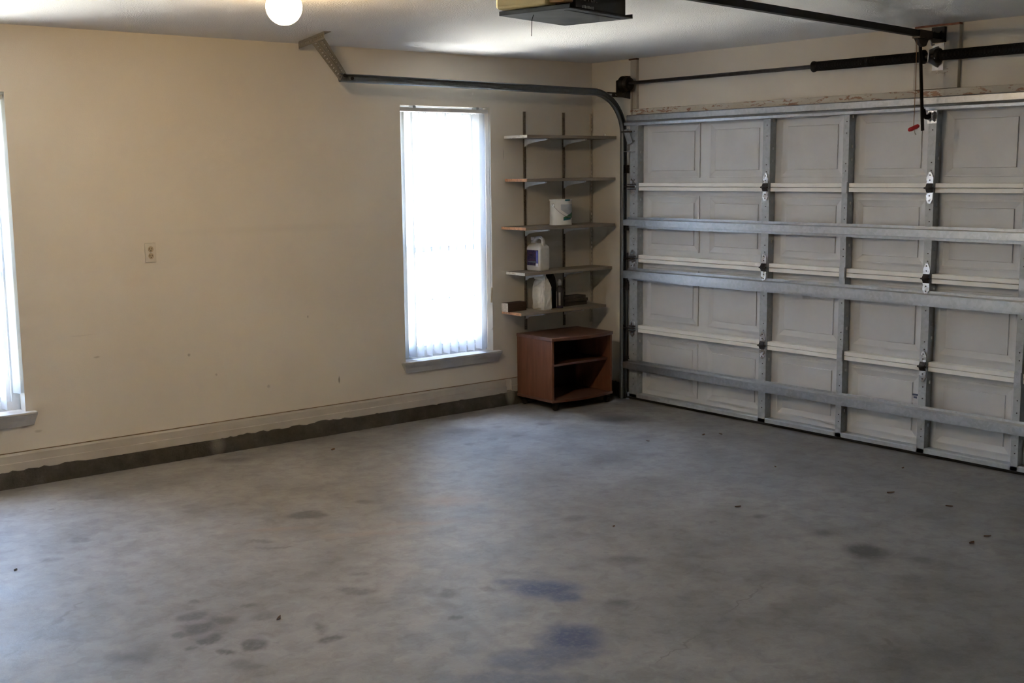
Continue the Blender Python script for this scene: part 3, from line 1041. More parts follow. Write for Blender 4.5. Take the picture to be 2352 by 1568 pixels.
# wall-side angle iron and brackets behind the vertical track
tpart(MB().box(-0.030, -0.0005, -0.397, -0.392, 0.03, 1.10), 'track_angle', M['track'])
for z in (0.30, 0.86, 1.30, 1.72):
    tpart(MB().box(-0.060, -0.0005, -0.455, -0.395, z, z+0.003).box(-0.060, -0.052, -0.455, -0.395, z-0.03, z+0.03), 'jamb_bracket', M['dark_steel'])
tpart(MB().bar((-0.260, -0.396, 2.258), (-0.034, -0.396, 2.258), 0.004, 0.034), 'flag_angle', M['dark_steel'])
for sx in (-0.215, -0.140):
    tpart(MB().box(sx, sx+0.035, -0.402, -0.3985, 2.252, 2.264), 'angle_slot', M['galv'])
def perforated(mb, a, b, side, width, n, hole=0.40):
    """ladder-like strip with square holes from a to b; side = width direction"""
    a, b, side = Vector(a), Vector(b), Vector(side).normalized()
    d = (b-a)
    nrm = d.cross(side).normalized()*0.0012
    for lo, hi in ((0.0, 0.5-hole/2), (0.5+hole/2, 1.0)):
        vs = [p+side*width*k+nrm*s for s in (-1, 1) for p in (a, b) for k in (lo, hi)]
        mb.add(vs, [(0, 1, 3, 2), (4, 6, 7, 5), (0, 4, 5, 1), (2, 3, 7, 6), (0, 2, 6, 4), (1, 5, 7, 3)])
    for i in range(n+1):
        t0, t1 = max(0, (i-0.32)/n), min(1, (i+0.32)/n)
        vs = [a+d*t+side*width*k+nrm*s for s in (-1, 1) for t in (t0, t1) for k in (0.5-hole/2, 0.5+hole/2)]
        mb.add(vs, [(0, 1, 3, 2), (4, 6, 7, 5), (0, 4, 5, 1), (2, 3, 7, 6), (0, 2, 6, 4), (1, 5, 7, 3)])
    return mb
ca, cb = at(686, 96, 2, HC-0.002), at(744, 72, 2, HC-0.002)
dcl = (cb-ca).normalized()
sdc = Vector((dcl.y, -dcl.x, 0))
if sdc.dot(Vector((1, 0, 0))) > 0:
    sdc = -sdc
mb = perforated(MB(), ca, cb, (0, 0, -1), 0.042, 16)
perforated(mb, ca, cb, -sdc, 0.042, 16)
tpart(mb, 'ceiling_angle', M['rusty'])
def perforated_quad(a, b, c, d, n, hole=0.34):
    """leg of a perforated angle: edge a->b and edge d->c, with a row of square holes down the middle"""
    mb = MB()
    nrm = (b-a).cross(d-a).normalized()*0.0012
    def P(t, k):
        return a.lerp(b, t).lerp(d.lerp(c, t), k)
    def cell(t0, t1, k0, k1):
        vs = [P(t, k)+nrm*s_ for s_ in (-1, 1) for t in (t0, t1) for k in (k0, k1)]
        mb.add(vs, [(0, 1, 3, 2), (4, 6, 7, 5), (0, 4, 5, 1), (2, 3, 7, 6), (0, 2, 6, 4), (1, 5, 7, 3)])
    cell(0, 1, 0.0, 0.5-hole/2)
    cell(0, 1, 0.5+hole/2, 1.0)
    for i in range(n+1):
        cell(max(0, (i-0.33)/n), min(1, (i+0.33)/n), 0.5-hole/2, 0.5+hole/2)
    return mb
HB = [at(781, 186, 1, -0.405), at(787, 174, 1, -0.405), at(796, 170, 1, -0.372)]
HT = [at(710, 91, 2, HC-0.022), at(725, 87, 2, HC-0.022), at(743, 84, 2, HC-0.022)]
tpart(perforated_quad(HB[0], HT[0], HT[1], HB[1], 13), 'hanger_leg', M['rusty'])
tpart(perforated_quad(HB[1], HT[1], HT[2], HB[2], 13, 0.22), 'hanger_leg', M['rusty'])
for dx, dz in ((0.004, 0.012), (0.055, -0.004)):
    tpart(MB().lathe([(0.009, -0.008), (0.011, 0.0)], (-2.466+dx, -0.447, 2.284+dz), 'y', 8), 'track_bolt', M['black'])

# ------------------------------------------------------------------ torsion spring shaft
SZ, SXX = 2.335, -0.108
ts = thing('torsion_spring_shaft', 'steel spring shaft with black torsion springs above the garage door', 'spring shaft', (SXX, -2.9, SZ))
def spart(mb, name, mat, parent=ts, bevel=0):
    q = mb.build(name, mat, parent, bevel)
    q.data.transform(Matrix.Translation((-SXX, 2.9, -SZ)))
    return q
spart(MB().tube([(SXX, -0.385, SZ), (SXX, -5.445, SZ)], 0.0127, 14), 'shaft', M['dark_steel'])
def coil(y0, y1, r, wire, pitch):
    n = int(abs(y1-y0)/pitch)
    seg = 14
    return MB().tube([(SXX+r*math.cos(2*PI*i/seg), y0+(y1-y0)*i/(n*seg), SZ+r*math.sin(2*PI*i/seg)) for i in range(n*seg+1)], wire, 5)
for y0, y1 in ((-2.150, -2.855), (-2.985, -3.690)):
    spart(coil(y0, y1, 0.0262, 0.0040, 0.0080), 'spring_coil', M['black'])
    spart(MB().lathe([(0.0265, 0), (0.0265, abs(y1-y0))], (SXX, y1, SZ), 'y', 16), 'spring_core', M['black'])
for yy, sg in ((-2.112, -1), (-3.728, 1)):
    spart(MB().lathe([(0.020, 0), (0.034, 0.002), (0.034, 0.010), (0.030, 0.022), (0.028, 0.050)] if sg > 0 else
                     [(0.028, -0.050), (0.030, -0.022), (0.034, -0.010), (0.034, -0.002), (0.020, 0)], (SXX, yy, SZ), 'y', 16), 'winding_cone', M['black'])
for yy in (-2.870, -2.968):
    spart(MB().lathe([(0.026, -0.018), (0.040, -0.010), (0.040, 0.010), (0.026, 0.018)], (SXX, yy, SZ), 'y', 18), 'anchor_cone', M['black'])
mb = MB().box(-0.034, -0.0305, -2.955, -2.885, SZ-0.075, SZ+0.075)
mb.prism([(-0.034, SZ-0.060), (-0.034, SZ+0.060), (SXX-0.022, SZ+0.034), (SXX-0.030, SZ-0.034)], 1, -2.922, -2.916)
spart(mb, 'centre_bracket', M['galv'])
drum = spart(MB().lathe([(0.022, -0.034), (0.046, -0.034), (0.046, 0.0), (0.050, 0.004), (0.060, 0.026), (0.060, 0.034), (0.020, 0.034)], (SXX, -0.478, SZ-0.005), 'y', 26), 'cable_drum', M['black'])
mb = MB()
for k in range(5):
    mb.lathe([(0.046, -0.0028), (0.0485, 0), (0.046, 0.0028)], (SXX, -0.508+k*0.0066, SZ-0.005), 'y', 22)
spart(mb, 'drum_grooves', M['dark_steel'], drum)
mb = MB().prism([(-0.0015, SZ-0.105), (-0.0015, SZ+0.060), (-0.06, SZ+0.060), (SXX-0.045, SZ+0.02), (SXX-0.045, SZ-0.075), (-0.14, SZ-0.090)], 1, -0.420, -0.416)
spart(mb, 'bearing_plate', M['dark_steel'])
spart(MB().lathe([(0.018, -0.012), (0.018, 0.012)], (SXX, -0.402, SZ), 'y', 14), 'bearing', M['dark_steel'])
spart(MB().tube([(SXX+0.047, -0.489, SZ), (-0.030, -0.462, 1.3), (-0.030, -0.460, 0.08)], 0.0018, 6), 'lift_cable', M['dark_steel'])

# ------------------------------------------------------------------ opener
OB = 2.275
c1, c2, c3 = at(1180, 40, 2, OB), at(1327, 62, 2, OB), at(1423, 40, 2, OB)
ax = (c2-c1).normalized()
ay = Vector((-ax.y, ax.x, 0))
oc = (c1+c3)/2
LX, LY = (c2-c1).length, (c3-c2).length
opn = thing('garage_door_opener', 'black ceiling-hung garage door opener with cream lamp lens and long drive rail', 'door opener', oc, rz=math.atan2(ax.y, ax.x))
OPI = (Matrix.Translation(oc) @ Matrix.Rotation(math.atan2(ax.y, ax.x), 4, 'Z')).inverted()
def opart(mb, name, mat, parent=opn, bevel=0, local=True):
    q = mb.build(name, mat, parent, bevel)
    if not local:
        q.data.transform(OPI)
    return q
hx, hy = LX/2, LY/2
mb = MB().box(-hx, hx, -hy, hy, 0.0, 0.004)
for bx in ((-hx, hx, hy-0.004, hy), (-hx, -hx+0.004, -hy, hy), (hx-0.004, hx, -hy, hy)):
    mb.box(bx[0], bx[1], bx[2], bx[3], 0.0, 0.016)
mb.box(-hx+0.03, hx-0.03, -hy+0.035, -hy+0.045, -0.002, 0.0)
tray = opart(mb, 'bottom_tray', M['opener_tray'], bevel=0.002)
hs = opart(MB().box(-hx+0.045, hx-0.035, -hy+0.008, hy-0.02, 0.005, 0.190), 'motor_housing', M['opener_black'], bevel=0.006)
text_mesh('1/2 H.P.', 0.036, M['print'], 'lettering', hs, Matrix.Translation((-hx+0.125, -hy+0.0072, 0.046)) @ Matrix.Rotation(PI/2, 4, 'X'))
mb = MB()      # illegible small print under it
for k in range(9):
    mb.box(-hx+0.088+k*0.0083, -hx+0.0935+k*0.0083, -hy+0.0068, -hy+0.0076, 0.010, 0.020 if k % 3 else 0.018)
tag(opart(mb, 'small_print', M['print'], hs), kind='stuff')
# translucent lamp cover on the back end
mb = MB()
lens = opart(MB().box(-hx-0.026, -hx+0.044, -hy+0.085, hy-0.004, 0.019, 0.170), 'light_lens', M['lens'], bevel=0.010)
opart(MB().box(-hx-0.010, -hx+0.044, -hy+0.012, -hy+0.084, 0.024, 0.150), 'lens_side', plain('amber_lens_side', (0.30, 0.15, 0.045), 0.5, var=.05), lens, 0.006)
opart(MB().tube([(-hx+0.06, 0.045, 0.002), (-hx+0.055, 0.050, -0.020), (-hx+0.058, 0.054, -0.075)], 0.0013, 5), 'antenna_wire', M['black'])
for sx in (-0.10, 0.10):
    for sy in (-hy+0.03, hy-0.05):
        opart(MB().box(sx-0.012, sx+0.012, sy-0.0015, sy+0.0015, 0.190, HC-OB-0.0005), 'hanging_strap', M['galv'])
RA = Vector((-0.060, -2.925, 2.447))
RB = Vector((c2+c3)/2); RB.z = 2.430
opart(MB().bar(RA, RB, 0.036, 0.034), 'rail', M['black'], local=False, bevel=0.002)
rd = (RB-RA).normalized()
opart(MB().box(-0.052, -0.0305, -2.965, -2.885, 2.415, 2.500).prism([(-0.031, 2.43), (-0.031, 2.49), (-0.075, 2.465), (-0.075, 2.43)], 1, -2.948, -2.944).prism([(-0.031, 2.43), (-0.031, 2.49), (-0.075, 2.465), (-0.075, 2.43)], 1, -2.906, -2.902), 'header_bracket', M['black'], local=False)
tp = RA+rd*0.185
mb = MB().bar(tp-rd*0.075+Vector((0, 0, -0.004)), tp+rd*0.085+Vector((0, 0, -0.004)), 0.046, 0.046)
mb.prism([(tp.x-0.075, 2.425), (tp.x+0.045, 2.425), (tp.x+0.020, 2.385), (tp.x-0.005, 2.376), (tp.x-0.045, 2.392)], 1, tp.y-0.012, tp.y+0.012)
tro = opart(mb, 'trolley', M['dark_steel'], local=False)
opart(MB().tube([(-0.135, RA.y-0.005, 2.42), (-0.115, RA.y-0.005, 2.395), (-0.09, RA.y-0.004, 2.40)], 0.005, 6), 'rail_bolt', M['galv'], local=False)
a0, a1 = Vector((-0.222, -2.921, 2.400)), Vector((-0.166, -2.921, 1.918))
opart(MB().bar(a0, a1, 0.006, 0.026, (1, 0, 0)), 'straight_arm', M['black'], local=False)
pts = []
ap = a0.lerp(a1, 0.80)
for i in range(9):
    t = i/8
    pts.append(Vector((ap.x+0.105*t, -2.914, ap.z+0.012-0.018*t-0.022*math.sin(PI*t)*(-1 if t < .3 else 1))))
mb = MB()
for i in range(8):
    mb.bar(pts[i], pts[i+1]+(pts[i+1]-pts[i])*0.15, 0.006, 0.026)
opart(mb, 'curved_arm', M['black'], local=False)
mb = MB().box(FX-0.006, FX-0.002, -2.945, -2.885, 1.960, 2.035)
mb.prism([(FX-0.003, 2.030), (FX-0.003, 1.968), (FX-0.040, 1.985), (FX-0.040, 2.012)], 1, -2.904, -2.900)
mb.prism([(FX-0.003, 2.030), (FX-0.003, 1.968), (FX-0.040, 1.985), (FX-0.040, 2.012)], 1, -2.932, -2.928)
opart(mb, 'door_bracket', M['hinge'], local=False)
rc = tp+rd*0.06
rope = opart(MB().tube([(rc.x, rc.y+0.008, 2.42), (rc.x+0.003, rc.y+0.008, 2.2), (rc.x, rc.y+0.008, 1.925)], 0.0023, 6), 'release_cord', M['rope'], local=False)
hm = Matrix.Translation((rc.x, rc.y+0.008, 1.930)) @ Matrix.Rotation(YAW-PI/2, 4, 'Z') @ Matrix.Rotation(-0.42, 4, 'Y')
hb = MB()
hb.tube([hm @ Vector((t*0.034, 0, 0)) for t in (-1, -.85, -.5, 0, .5, .85, 1)], [0.004, 0.010, 0.0125, 0.0115, 0.0125, 0.010, 0.004], 12)
opart(hb, 'release_handle', M['red'], rope, local=False)
opart(MB().tube([(rc.x, rc.y+0.008, 1.922), (rc.x+0.006, rc.y+0.004, 1.902), (rc.x+0.012, rc.y, 1.893)], 0.003, 6), 'rope_tail', M['cord'], rope, local=False)

# ------------------------------------------------------------------ ceiling lamp
lp = (-3.718, -2.0, 2.432)
lamp = thing('ceiling_lamp', 'lit white globe ceiling lamp', 'lamp', (lp[0], lp[1], HC))
q = MB().lathe([(0.0001, -0.0785)]+[(0.0785*math.sin(PI*k/20), -0.0785*math.cos(PI*k/20)) for k in range(1, 17)]+[(0.044, 0.062)], (0, 0, lp[2]-HC), 'z', 36).build('globe', M['globe'], lamp)
MB().lathe([(0.050, lp[2]-HC+0.060), (0.058, lp[2]-HC+0.064), (0.062, -0.006), (0.062, -0.0005)], (0, 0, 0), 'z', 32).build('lamp_base', M['brass'], lamp)

# ------------------------------------------------------------------ shelves
SH = [  # z top, depth, x left, x right, end material, label
    (1.966, 0.272, -0.880, -0.006, 'shelf_end_white', 'topmost wooden wall shelf, empty, with a pale painted end'),
    (1.660, 0.262, -0.876, -0.004, 'shelf_end_orange', 'second wall shelf from the top, empty, with an orange raw end'),
    (1.318, 0.290, -0.914, -0.035, 'shelf_end_orange', 'wall shelf holding the white paint can'),
    (0.990, 0.228, -0.874, -0.006, 'shelf_end_white', 'wall shelf holding the white plastic jug'),
    (0.704, 0.236, -0.918, -0.075, 'shelf_end_orange', 'lowest wall shelf, above the brown cart, holding the white bag'),
]
TH = 0.021
for z, dp, xa, xb, em, lb in SH:
    sb = thing('shelf_board', lb, 'shelf', ((xa+xb)/2, -dp/2, z-TH), 'wooden wall shelves in the corner')
    L = Vector(sb.location)
    b = MB().box(xa+0.0015, xb, -dp, -0.014, z-TH, z).build('board', M['shelf_side'], sb, 0.0015)
    b.data.transform(Matrix.Translation(-L))
    b = MB().box(xa, xa+0.0015, -dp+0.001, -0.015, z-TH+0.001, z-0.001).build('board_end', M[em], sb)
    b.data.transform(Matrix.Translation(-L))
def bracket_mesh(dep):
    mb = MB()
    # folded steel bracket: deep at the wall, tapering to the tip
    prof = [(0.0, -0.058), (0.0, 0.0), (-dep, 0.0), (-dep-0.004, -0.005), (-dep+0.006, -0.012), (-0.10, -0.026), (-0.03, -0.038)]
    mb.prism(prof, 0, -0.0065, -0.0045)
    mb.prism(prof, 0, 0.0045, 0.0065)
    mb.prism([(-0.004, -0.003), (-0.004, 0.0), (-dep, 0.0), (-dep, -0.003)], 0, -0.0065, 0.0065)
    mb.prism([(-dep-0.004, -0.005), (-dep, 0.0), (-dep+0.003, 0.0), (-dep+0.006, -0.012)], 0, -0.0065, 0.0065)
    return mb.mesh('bracket')
for i, (x, mat, lb, dd) in enumerate(((-0.682, 'standard', 'slotted shelf standard nearest the window', 1), (-0.300, 'standard', 'slotted shelf standard in the middle, behind the paint can', 1),
                                  (-0.018, 'standard_painted', 'overpainted shelf standard in the room corner', 0))):
    s = thing('shelf_standard', lb, 'shelf standard', (x, 0, 0.545), 'wall shelf standards')
    mb = MB()
    z0, z1 = 0.545, 2.142
    mb.box(-0.008, -0.0045, -0.013, -0.0005, 0, z1-z0)
    mb.box(0.0045, 0.008, -0.013, -0.0005, 0, z1-z0)
    n = 50
    for k in range(n):
        zz = (z1-z0)*k/n
        mb.box(-0.0045, 0.0045, -0.013, -0.010, zz, zz+(z1-z0)/n*0.55)
    mb.box(-0.0045, 0.0045, -0.003, -0.0005, 0, z1-z0)
    mb.build('channel', M[mat], s)
    if dd:
        for k, (z, dp, xa, xb, em, _) in enumerate(SH):
            me = bracket_mesh(dp-0.030)
            me.materials.append(M['bracket'])
            link_mesh('bracket', me, s, (0, -0.013, z-TH-0.545-0.0005))

# white chip on the topmost shelf
p = at(1345, 315, 2, 1.967)
q = MB().lathe([(0.004, 0), (0.010, 0.004), (0.009, 0.013), (0.003, 0.016)], (0, 0, 0), 'z', 8).build('plaster_chip', M['can'])
q.location = (-0.12, -0.262, 1.9665)
tag(q, 'small white chip lying on the topmost shelf', 'chip')

# paint can
pc = thing('paint_can', 'white gallon paint can with a green and teal label', 'paint can', (-0.472, -0.165, 1.3185))
R_ = 0.083
MB().lathe([(R_-0.003, 0), (R_+0.001, 0.002), (R_+0.001, 0.006), (R_-0.001, 0.009), (R_-0.001, 0.176), (R_+0.002, 0.180), (R_+0.002, 0.188), (R_-0.006, 0.189), (R_-0.008, 0.182), (0.0, 0.182)], n=40).build('can_body', M['can'], pc)
def wrap(a0, a1, z0, z1, r, n=14, zz=None):
    vs, fs = [], []
    for i in range(n+1):
        a = a0+(a1-a0)*i/n
        t = i/n
        lo, hi = (z0, z1) if zz is None else zz(t)
        for rr in (r, r+0.0006):
            vs += [(rr*math.cos(a), rr*math.sin(a), lo), (rr*math.cos(a), rr*math.sin(a), hi)]
    for i in range(n):
        b, c = i*4, i*4+4
        fs += [(b+2, c+2, c+3, b+3), (b, b+1, c+1, c), (b+1, b+3, c+3, c+1), (b, c, c+2, b+2)]
    fs += [(0, 2, 3, 1), (n*4, n*4+1, n*4+3, n*4+2)]
    return MB().add(vs, fs, False)
VA = math.atan2(CAM.y+0.165, CAM.x+0.472)      # direction from the can to the viewer
q = wrap(VA+D(2), VA+D(85), 0.07, 0.155, R_-0.0006, zz=lambda t: (0.112-0.058*min(1, t*1.6)+0.015*t, 0.152)).build('can_label', M['can_label'], pc)
wrap(VA+D(14), VA+D(80), 0, 0, R_+0.0002, zz=lambda t: (0.050+0.004*t, 0.058+0.040*t)).build('green_swoosh', M['green'], q)
wrap(VA+D(14), VA+D(60), 0, 0, R_+0.0002, zz=lambda t: (0.034+0.008*t, 0.050+0.004*t)).build('teal_band', M['teal'], q)
wrap(VA+D(22), VA+D(52), 0.176, 0.188, R_+0.002).build('teal_tab', M['teal'], q)
ea = VA-D(42)
q = MB().lathe([(0.013, 0), (0.013, 0.003), (0.004, 0.006)], (0, 0, 0), 'x', 14).build('handle_ear', M['bracket'], pc)
q.location = (R_*math.cos(ea), R_*math.sin(ea), 0.148)
q.rotation_euler.z = ea
pts = [(1.03*R_*math.cos(ea+t*D(100)), 1.03*R_*math.sin(ea+t*D(100)), 0.148-0.088*math.sin(t*PI*0.55)) for t in [i/14 for i in range(15)]]
MB().tube(pts, 0.0015, 6).build('wire_handle', M['cap'], pc)
MB().lathe([(0.003, 0.0), (0.003, 0.003)], (0, 0, 0), 'x', 8).build('ear_rivet', M['slot'], bpy.data.objects[q.name]).location = (0.005, 0, 0)

# plastic jug with through handle
jg = thing('plastic_jug', 'milky white plastic jug with a dark blue label', 'jug', (-0.658, -0.122, 0.9905))
def rrect(hx_, hy_, z, r, n=4):
    out = []
    for sx, sy, a0 in ((1, 1, 0), (-1, 1, PI/2), (-1, -1, PI), (1, -1, 1.5*PI)):
        for k in range(n+1):
            a = a0+PI/2*k/n
            out.append((sx*(hx_-r)+r*math.cos(a), sy*(hy_-r)+r*math.sin(a), z))
    return out
rings = [rrect(0.042, 0.070, 0.0, 0.012), rrect(0.048, 0.077, 0.008, 0.014), rrect(0.049, 0.078, 0.02, 0.014), rrect(0.049, 0.078, 0.162, 0.014), rrect(0.047, 0.076, 0.176, 0.016), rrect(0.038, 0.066, 0.190, 0.018), rrect(0.024, 0.052, 0.200, 0.014)]
nr = len(rings[0])
vs = [p for r in rings for p in r]
fs = [(i*nr+k, i*nr+(k+1) % nr, (i+1)*nr+(k+1) % nr, (i+1)*nr+k) for i in range(len(rings)-1) for k in range(nr)]
fs += [tuple(reversed(range(nr))), tuple((len(rings)-1)*nr+k for k in range(nr))]
MB().add(vs, fs, True).build('jug_body', M['jug'], jg)
hp = [(0, -0.052, 0.168), (0, -0.060, 0.205), (0, -0.052, 0.232), (0, -0.030, 0.243), (0, 0.005, 0.240), (0, 0.030, 0.222), (0, 0.042, 0.196)]
MB().tube(hp, [0.020, 0.015, 0.0125, 0.012, 0.0125, 0.017, 0.024], 12).build('jug_handle', M['jug'], jg)
MB().lathe([(0.022, 0.196), (0.019, 0.212), (0.017, 0.222)], (0, 0.045, 0), n=20).build('jug_neck', M['jug'], jg)
MB().lathe([(0.021, 0.222), (0.022, 0.224), (0.022, 0.242), (0.019, 0.245)], (0, 0.045, 0), n=20).build('jug_cap', M['jug'], jg)
q = MB().box(-0.0502, -0.0488, -0.060, 0.066, 0.040, 0.152).build('jug_label', M['jug_label'], jg)
MB().box(-0.0508, -0.0500, -0.058, -0.036, 0.046, 0.148).build('label_stripe', M['jug_stripe'], q)
MB().box(-0.0512, -0.0506, -0.060, -0.032, 0.034, 0.056).build('label_patch', M['jug_white'], q)
MB().box(-0.0508, -0.0500, -0.034, 0.052, 0.062, 0.070).build('label_line', plain('grey_label_line', (0.16, 0.22, 0.28), 0.4), q)

# crumpled white paper bag
bgt = thing('paper_bag', 'crumpled white paper bag with folded top on the lowest shelf', 'bag', (-0.628, -0.128, 0.7045))
rows = [(0.0, .043, .066), (0.012, .046, .069), (0.05, .045, .068), (0.09, .046, .067), (0.13, .045, .066), (0.165, .043, .064), (0.195, .036, .060), (0.218, .022, .052), (0.236, .010, .046), (0.256, .005, .040)]
rr = random.Random(3)
vs, fs = [], []
nk = 28
for z, a, b in rows:
    for k in range(nk):
        t = 2*PI*k/nk
        ct, st_ = math.cos(t), math.sin(t)
        e_ = 0.36
        x = a*math.copysign(abs(ct)**e_, ct)
        y = b*math.copysign(abs(st_)**e_, st_)
        j = 0.004 if 0.005 < z else 0
        vs.append((x+rr.uniform(-j, j), y+rr.uniform(-j, j), z+(rr.uniform(-.005, .005) if z > .01 else 0)))
fs = [(i*nk+k, i*nk+(k+1) % nk, (i+1)*nk+(k+1) % nk, (i+1)*nk+k) for i in range(len(rows)-1) for k in range(nk)]
fs += [tuple(reversed(range(nk))), tuple((len(rows)-1)*nk+k for k in range(nk))]
MB().add(vs, fs, False).build('bag_body', M['bag'], bgt)
MB().add([(-0.018, -0.055, 0.214), (-0.030, 0.050, 0.222), (-0.034, 0.052, 0.250), (-0.010, -0.046, 0.258), (-0.012, -0.050, 0.214), (-0.024, 0.048, 0.222), (-0.028, 0.050, 0.252), (-0.006, -0.044, 0.260)],
         [(0, 1, 2, 3), (7, 6, 5, 4), (0, 4, 5, 1), (1, 5, 6, 2), (2, 6, 7, 3), (3, 7, 4, 0)]).build('folded_flap', M['bag'], bgt)

# black carton with a teal side, behind the bag
cb_ = thing('black_pouch', 'black stand-up pouch with a teal side, behind the white bag', 'pouch', (-0.522, -0.098, 0.7045))
vs = []
for z, a, b in ((0, .030, .040), (0.02, .032, .042), (0.17, .030, .040), (0.225, .020, .038), (0.250, .006, .036), (0.262, .004, .034)):
    vs += [(-a, -b, z), (a, -b, z), (a, b, z), (-a, b, z)]
fs = [(i*4+k, i*4+(k+1) % 4, (i+1)*4+(k+1) % 4, (i+1)*4+k) for i in range(5) for k in range(4)]+[(3, 2, 1, 0), (20, 21, 22, 23)]
MB().add(vs, fs).build('pouch_body', M['pouch'], cb_, 0.003)
MB().prism([(-0.0405, 0.03), (0.036, 0.03), (0.036, 0.168), (-0.0405, 0.168)], 0, -0.0345, -0.0322).build('teal_panel', M['teal'], cb_)

# dark bottle with grey cap
db = thing('dark_bottle', 'slim charcoal bottle with grey cap and pale lettering beside the white bag', 'bottle', (-0.492, -0.172, 0.7045))
MB().lathe([(0.024, 0), (0.027, 0.004), (0.027, 0.135), (0.024, 0.150), (0.014, 0.160), (0.013, 0.168)], n=24).build('bottle_body', M['bottle'], db)
MB().lathe([(0.017, 0.168), (0.017, 0.196), (0.012, 0.200), (0.009, 0.212), (0.006, 0.214)], n=20).build('bottle_cap', M['cap'], db)
VB = math.atan2(CAM.y+0.172, CAM.x+0.492)
wrap(VB-D(16), VB+D(14), 0.022, 0.118, 0.0270, 6).build('bottle_print', M['cap'], db)
wrap(VB-D(75), VB-D(52), 0.01, 0.125, 0.0270, 4).build('pale_edge', M['can_label'], db)
wrap(VB-D(60), VB+D(60), 0.004, 0.018, 0.0271, 10).build('violet_band', plain('violet_print', (0.04, 0.03, 0.09), 0.5), db)

# wooden block and stacked boards on the lowest shelf
p = at(1167, 717, 2, 0.7045)
bl = thing('wood_block', 'dark wooden block with a pale cut end, at the left of the lowest shelf', 'wood block', (p.x, p.y, 0.7045), rz=D(4))
MB().box(0.0015, 0.185, 0.0, 0.070, 0.0, 0.064).build('block_body', M['block_wood'], bl, 0.002)
MB().box(0.0, 0.0015, 0.001, 0.069, 0.001, 0.063).build('cut_end', M['block_end'], bl)
for k, (lb, dx, ln, th) in enumerate((('dark board, bottom of the small stack on the lowest shelf', 0.0, 0.235, 0.030), ('dark board in the middle of the small stack on the lowest shelf', 0.006, 0.225, 0.022),
                                      ('dark board, top of the small stack on the lowest shelf', -0.004, 0.230, 0.020))):
    z = 0.7045+sum((0.0305, 0.0225, 0.0205)[:k])
    q = MB().box(0, ln, -0.045, 0.045, 0, th).build('board_offcut', M['slate'], None, 0.002)
    q.location = (-0.405+dx, -0.085, z)
    q.rotation_euler.z = D((2, -3, 3)[k])
    tag(q, lb, 'board', 'stacked boards on the lowest shelf')

# ------------------------------------------------------------------ brown media cart
ct = thing('media_cart', 'reddish brown laminate media cart with open shelves on casters', 'cart', (-0.505, -0.24, 0), rz=D(-1.0))
cw, cd = 0.292, 0.200      # half width, half depth
Z0, Z1 = 0.062, 0.532
for sx in (-1, 1):
    MB().box(sx*cw-(0.018 if sx > 0 else 0), sx*cw+(0.018 if sx < 0 else 0), -cd, cd, Z0+0.018, Z1-0.024).build('side_panel', M['cart'], ct, 0.001)
def bowed(z0, z1, over, bow):
    poly = [(cw+over, cd), (-cw-over, cd), (-cw-over, -cd-over)]
    for i in range(1, 16):
        t = i/16
        poly.append((-cw-over+2*(cw+over)*t, -cd-over-bow*math.sin(PI*t)))
    poly.append((cw+over, -cd-over))
    return MB().prism(poly, 2, z0, z1)
bowed(Z1-0.024, Z1, 0.006, 0.045).build('cart_top', M['cart_top'], ct, 0.003)
bowed(Z0, Z0+0.018, 0.004, 0.040).build('bottom_board', M['cart_top'], ct, 0.002)
MB().box(-cw+0.0185, cw-0.0185, -cd+0.030, cd-0.012, 0.318, 0.334).build('middle_shelf', M['cart_top'], ct, 0.001)
MB().box(-cw+0.0185, cw-0.0185, cd-0.010, cd-0.002, Z0+0.019, Z1-0.025).build('back_panel', M['cart_dark'], ct)
for sx in (-1, 1):
    for sy in (-1, 1):
        cs = MB().lathe([(0.010, -0.011), (0.024, -0.010), (0.025, 0), (0.024, 0.010), (0.010, 0.011)], (sx*(cw-0.04), sy*(cd-0.035)+(-0.02 if sy < 0 else 0), 0.025), 'x', 18)
        cs.box(sx*(cw-0.04)-0.016, sx*(cw-0.04)+0.016, sy*(cd-0.035)-0.018+(-0.02 if sy < 0 else 0), sy*(cd-0.035)+0.018+(-0.02 if sy < 0 else 0), 0.048, Z0-0.0005)
        cs.build('caster', M['rubber'], ct)

# ------------------------------------------------------------------ wall outlet
ot = thing('wall_outlet', 'ivory double power outlet on the cream wall between the windows', 'outlet', (-3.552, 0, 1.262))
MB().box(-0.034, 0.034, -0.007, -0.0005, -0.057, 0.057).build('cover_plate', M['plate'], ot, 0.003)
for sz in (-0.020, 0.020):
    q = MB().lathe([(0.0165, -0.0085), (0.017, -0.007), (0.017, -0.004)], (0.002, 0, sz), 'y', 20).build('socket', M['socket'], ot)
    MB().box(-0.0065, -0.0035, -0.0092, -0.0083, sz-0.002, sz+0.008).box(0.0065, 0.0095, -0.0092, -0.0083, sz-0.002, sz+0.008).lathe([(0.0032, -0.0092), (0.0032, -0.0083)], (0.0015, 0, sz-0.009), 'y', 10).build('socket_slots', M['slot'], q)
MB().lathe([(0.003, -0.0082), (0.0034, -0.0068)], (0.001, 0, 0), 'y', 10).build('plate_screw', M['galv'], ot)

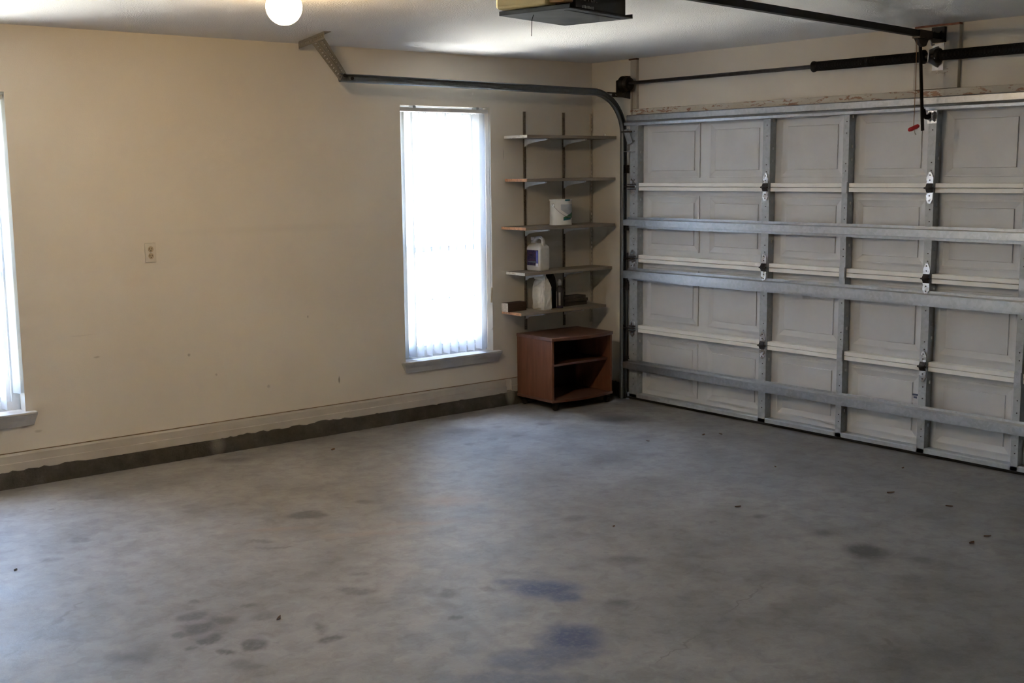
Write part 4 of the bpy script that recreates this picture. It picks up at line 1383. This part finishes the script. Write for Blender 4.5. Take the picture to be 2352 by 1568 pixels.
# ------------------------------------------------------------------ dead leaves and grit on the floor
def leaf(px, py, size, rot, label, mat='leaf', name='dry_leaf', cat='leaf'):
    p = at(px, py, 2, 0.0)
    size *= 0.78
    vs, fs = [], []
    n = 6
    for i in range(n+1):
        t = i/n
        wd = (0.10 if name == 'wood_splinter' else 0.24)*size*math.sin(PI*min(1, t*0.96+0.04))**0.8
        cz_ = 0.05*size*(2*t-1)**2
        vs += [((t-0.5)*size, -wd, cz_+0.06*size+0.001), ((t-0.5)*size, 0, cz_+0.001), ((t-0.5)*size, wd, cz_+0.09*size+0.001)]
    for i in range(n):
        b = i*3
        fs += [(b, b+1, b+4, b+3), (b+1, b+2, b+5, b+4)]
    lo = min(v[2] for v in vs)
    vs = [(v[0], v[1], v[2]-lo) for v in vs]
    vt = [(v[0], v[1], v[2]+0.0012) for v in vs]
    m = len(vs)
    allf = fs+[tuple(reversed([m+i for i in f])) for f in fs]
    q = MB().add(vs+vt, allf).build(name, M[mat])
    q.location = (p.x, p.y, 0.0003)
    q.rotation_euler.z = rot
    return tag(q, label, cat, 'dead leaf bits on the garage floor' if cat == 'leaf' else None)
G = 'small curled dead leaf bit '
leaf(1616, 999, 0.050, 0.4, G+'nearest the foot of the garage door, first of a pair')
leaf(1655, 997, 0.045, 1.4, G+'nearest the foot of the garage door, second of a pair')
leaf(1488, 1013, 0.030, 2.0, G+'on the floor in front of the brown cart')
leaf(1781, 1072, 0.032, 0.9, G+'on pale concrete midway to the garage door')
leaf(2046, 1132, 0.055, -0.5, 'flat dead leaf bit alone on the floor facing the middle of the garage door')
leaf(2074, 1075, 0.035, 0.2, G+'on the floor close to the middle of the garage door')
leaf(2180, 1163, 0.045, -1.0, 'reddish dead leaf bit on the floor at the right, upper one')
leaf(2268, 1232, 0.045, -0.6, 'reddish dead leaf bit on the floor at the far right, lower one')
leaf(2232, 1247, 0.050, 0.0, 'long dark leaf bit on the floor at the far right')
leaf(1695, 1164, 0.045, -0.4, G+'near the middle of the floor, right part')
leaf(1410, 1209, 0.032, 0.5, G+'alone near the centre of the floor')
leaf(765, 1033, 0.060, 0.6, 'brown leaf bit on the floor near the curb, between the windows')
leaf(36, 1309, 0.034, 0.8, 'black crumpled bit on the bright floor at the left edge', 'grit', 'floor_debris', 'debris')
leaf(640, 1421, 0.060, 0.75, 'orange-brown splinter on the floor at the lower left', 'leaf', 'wood_splinter', 'splinter')
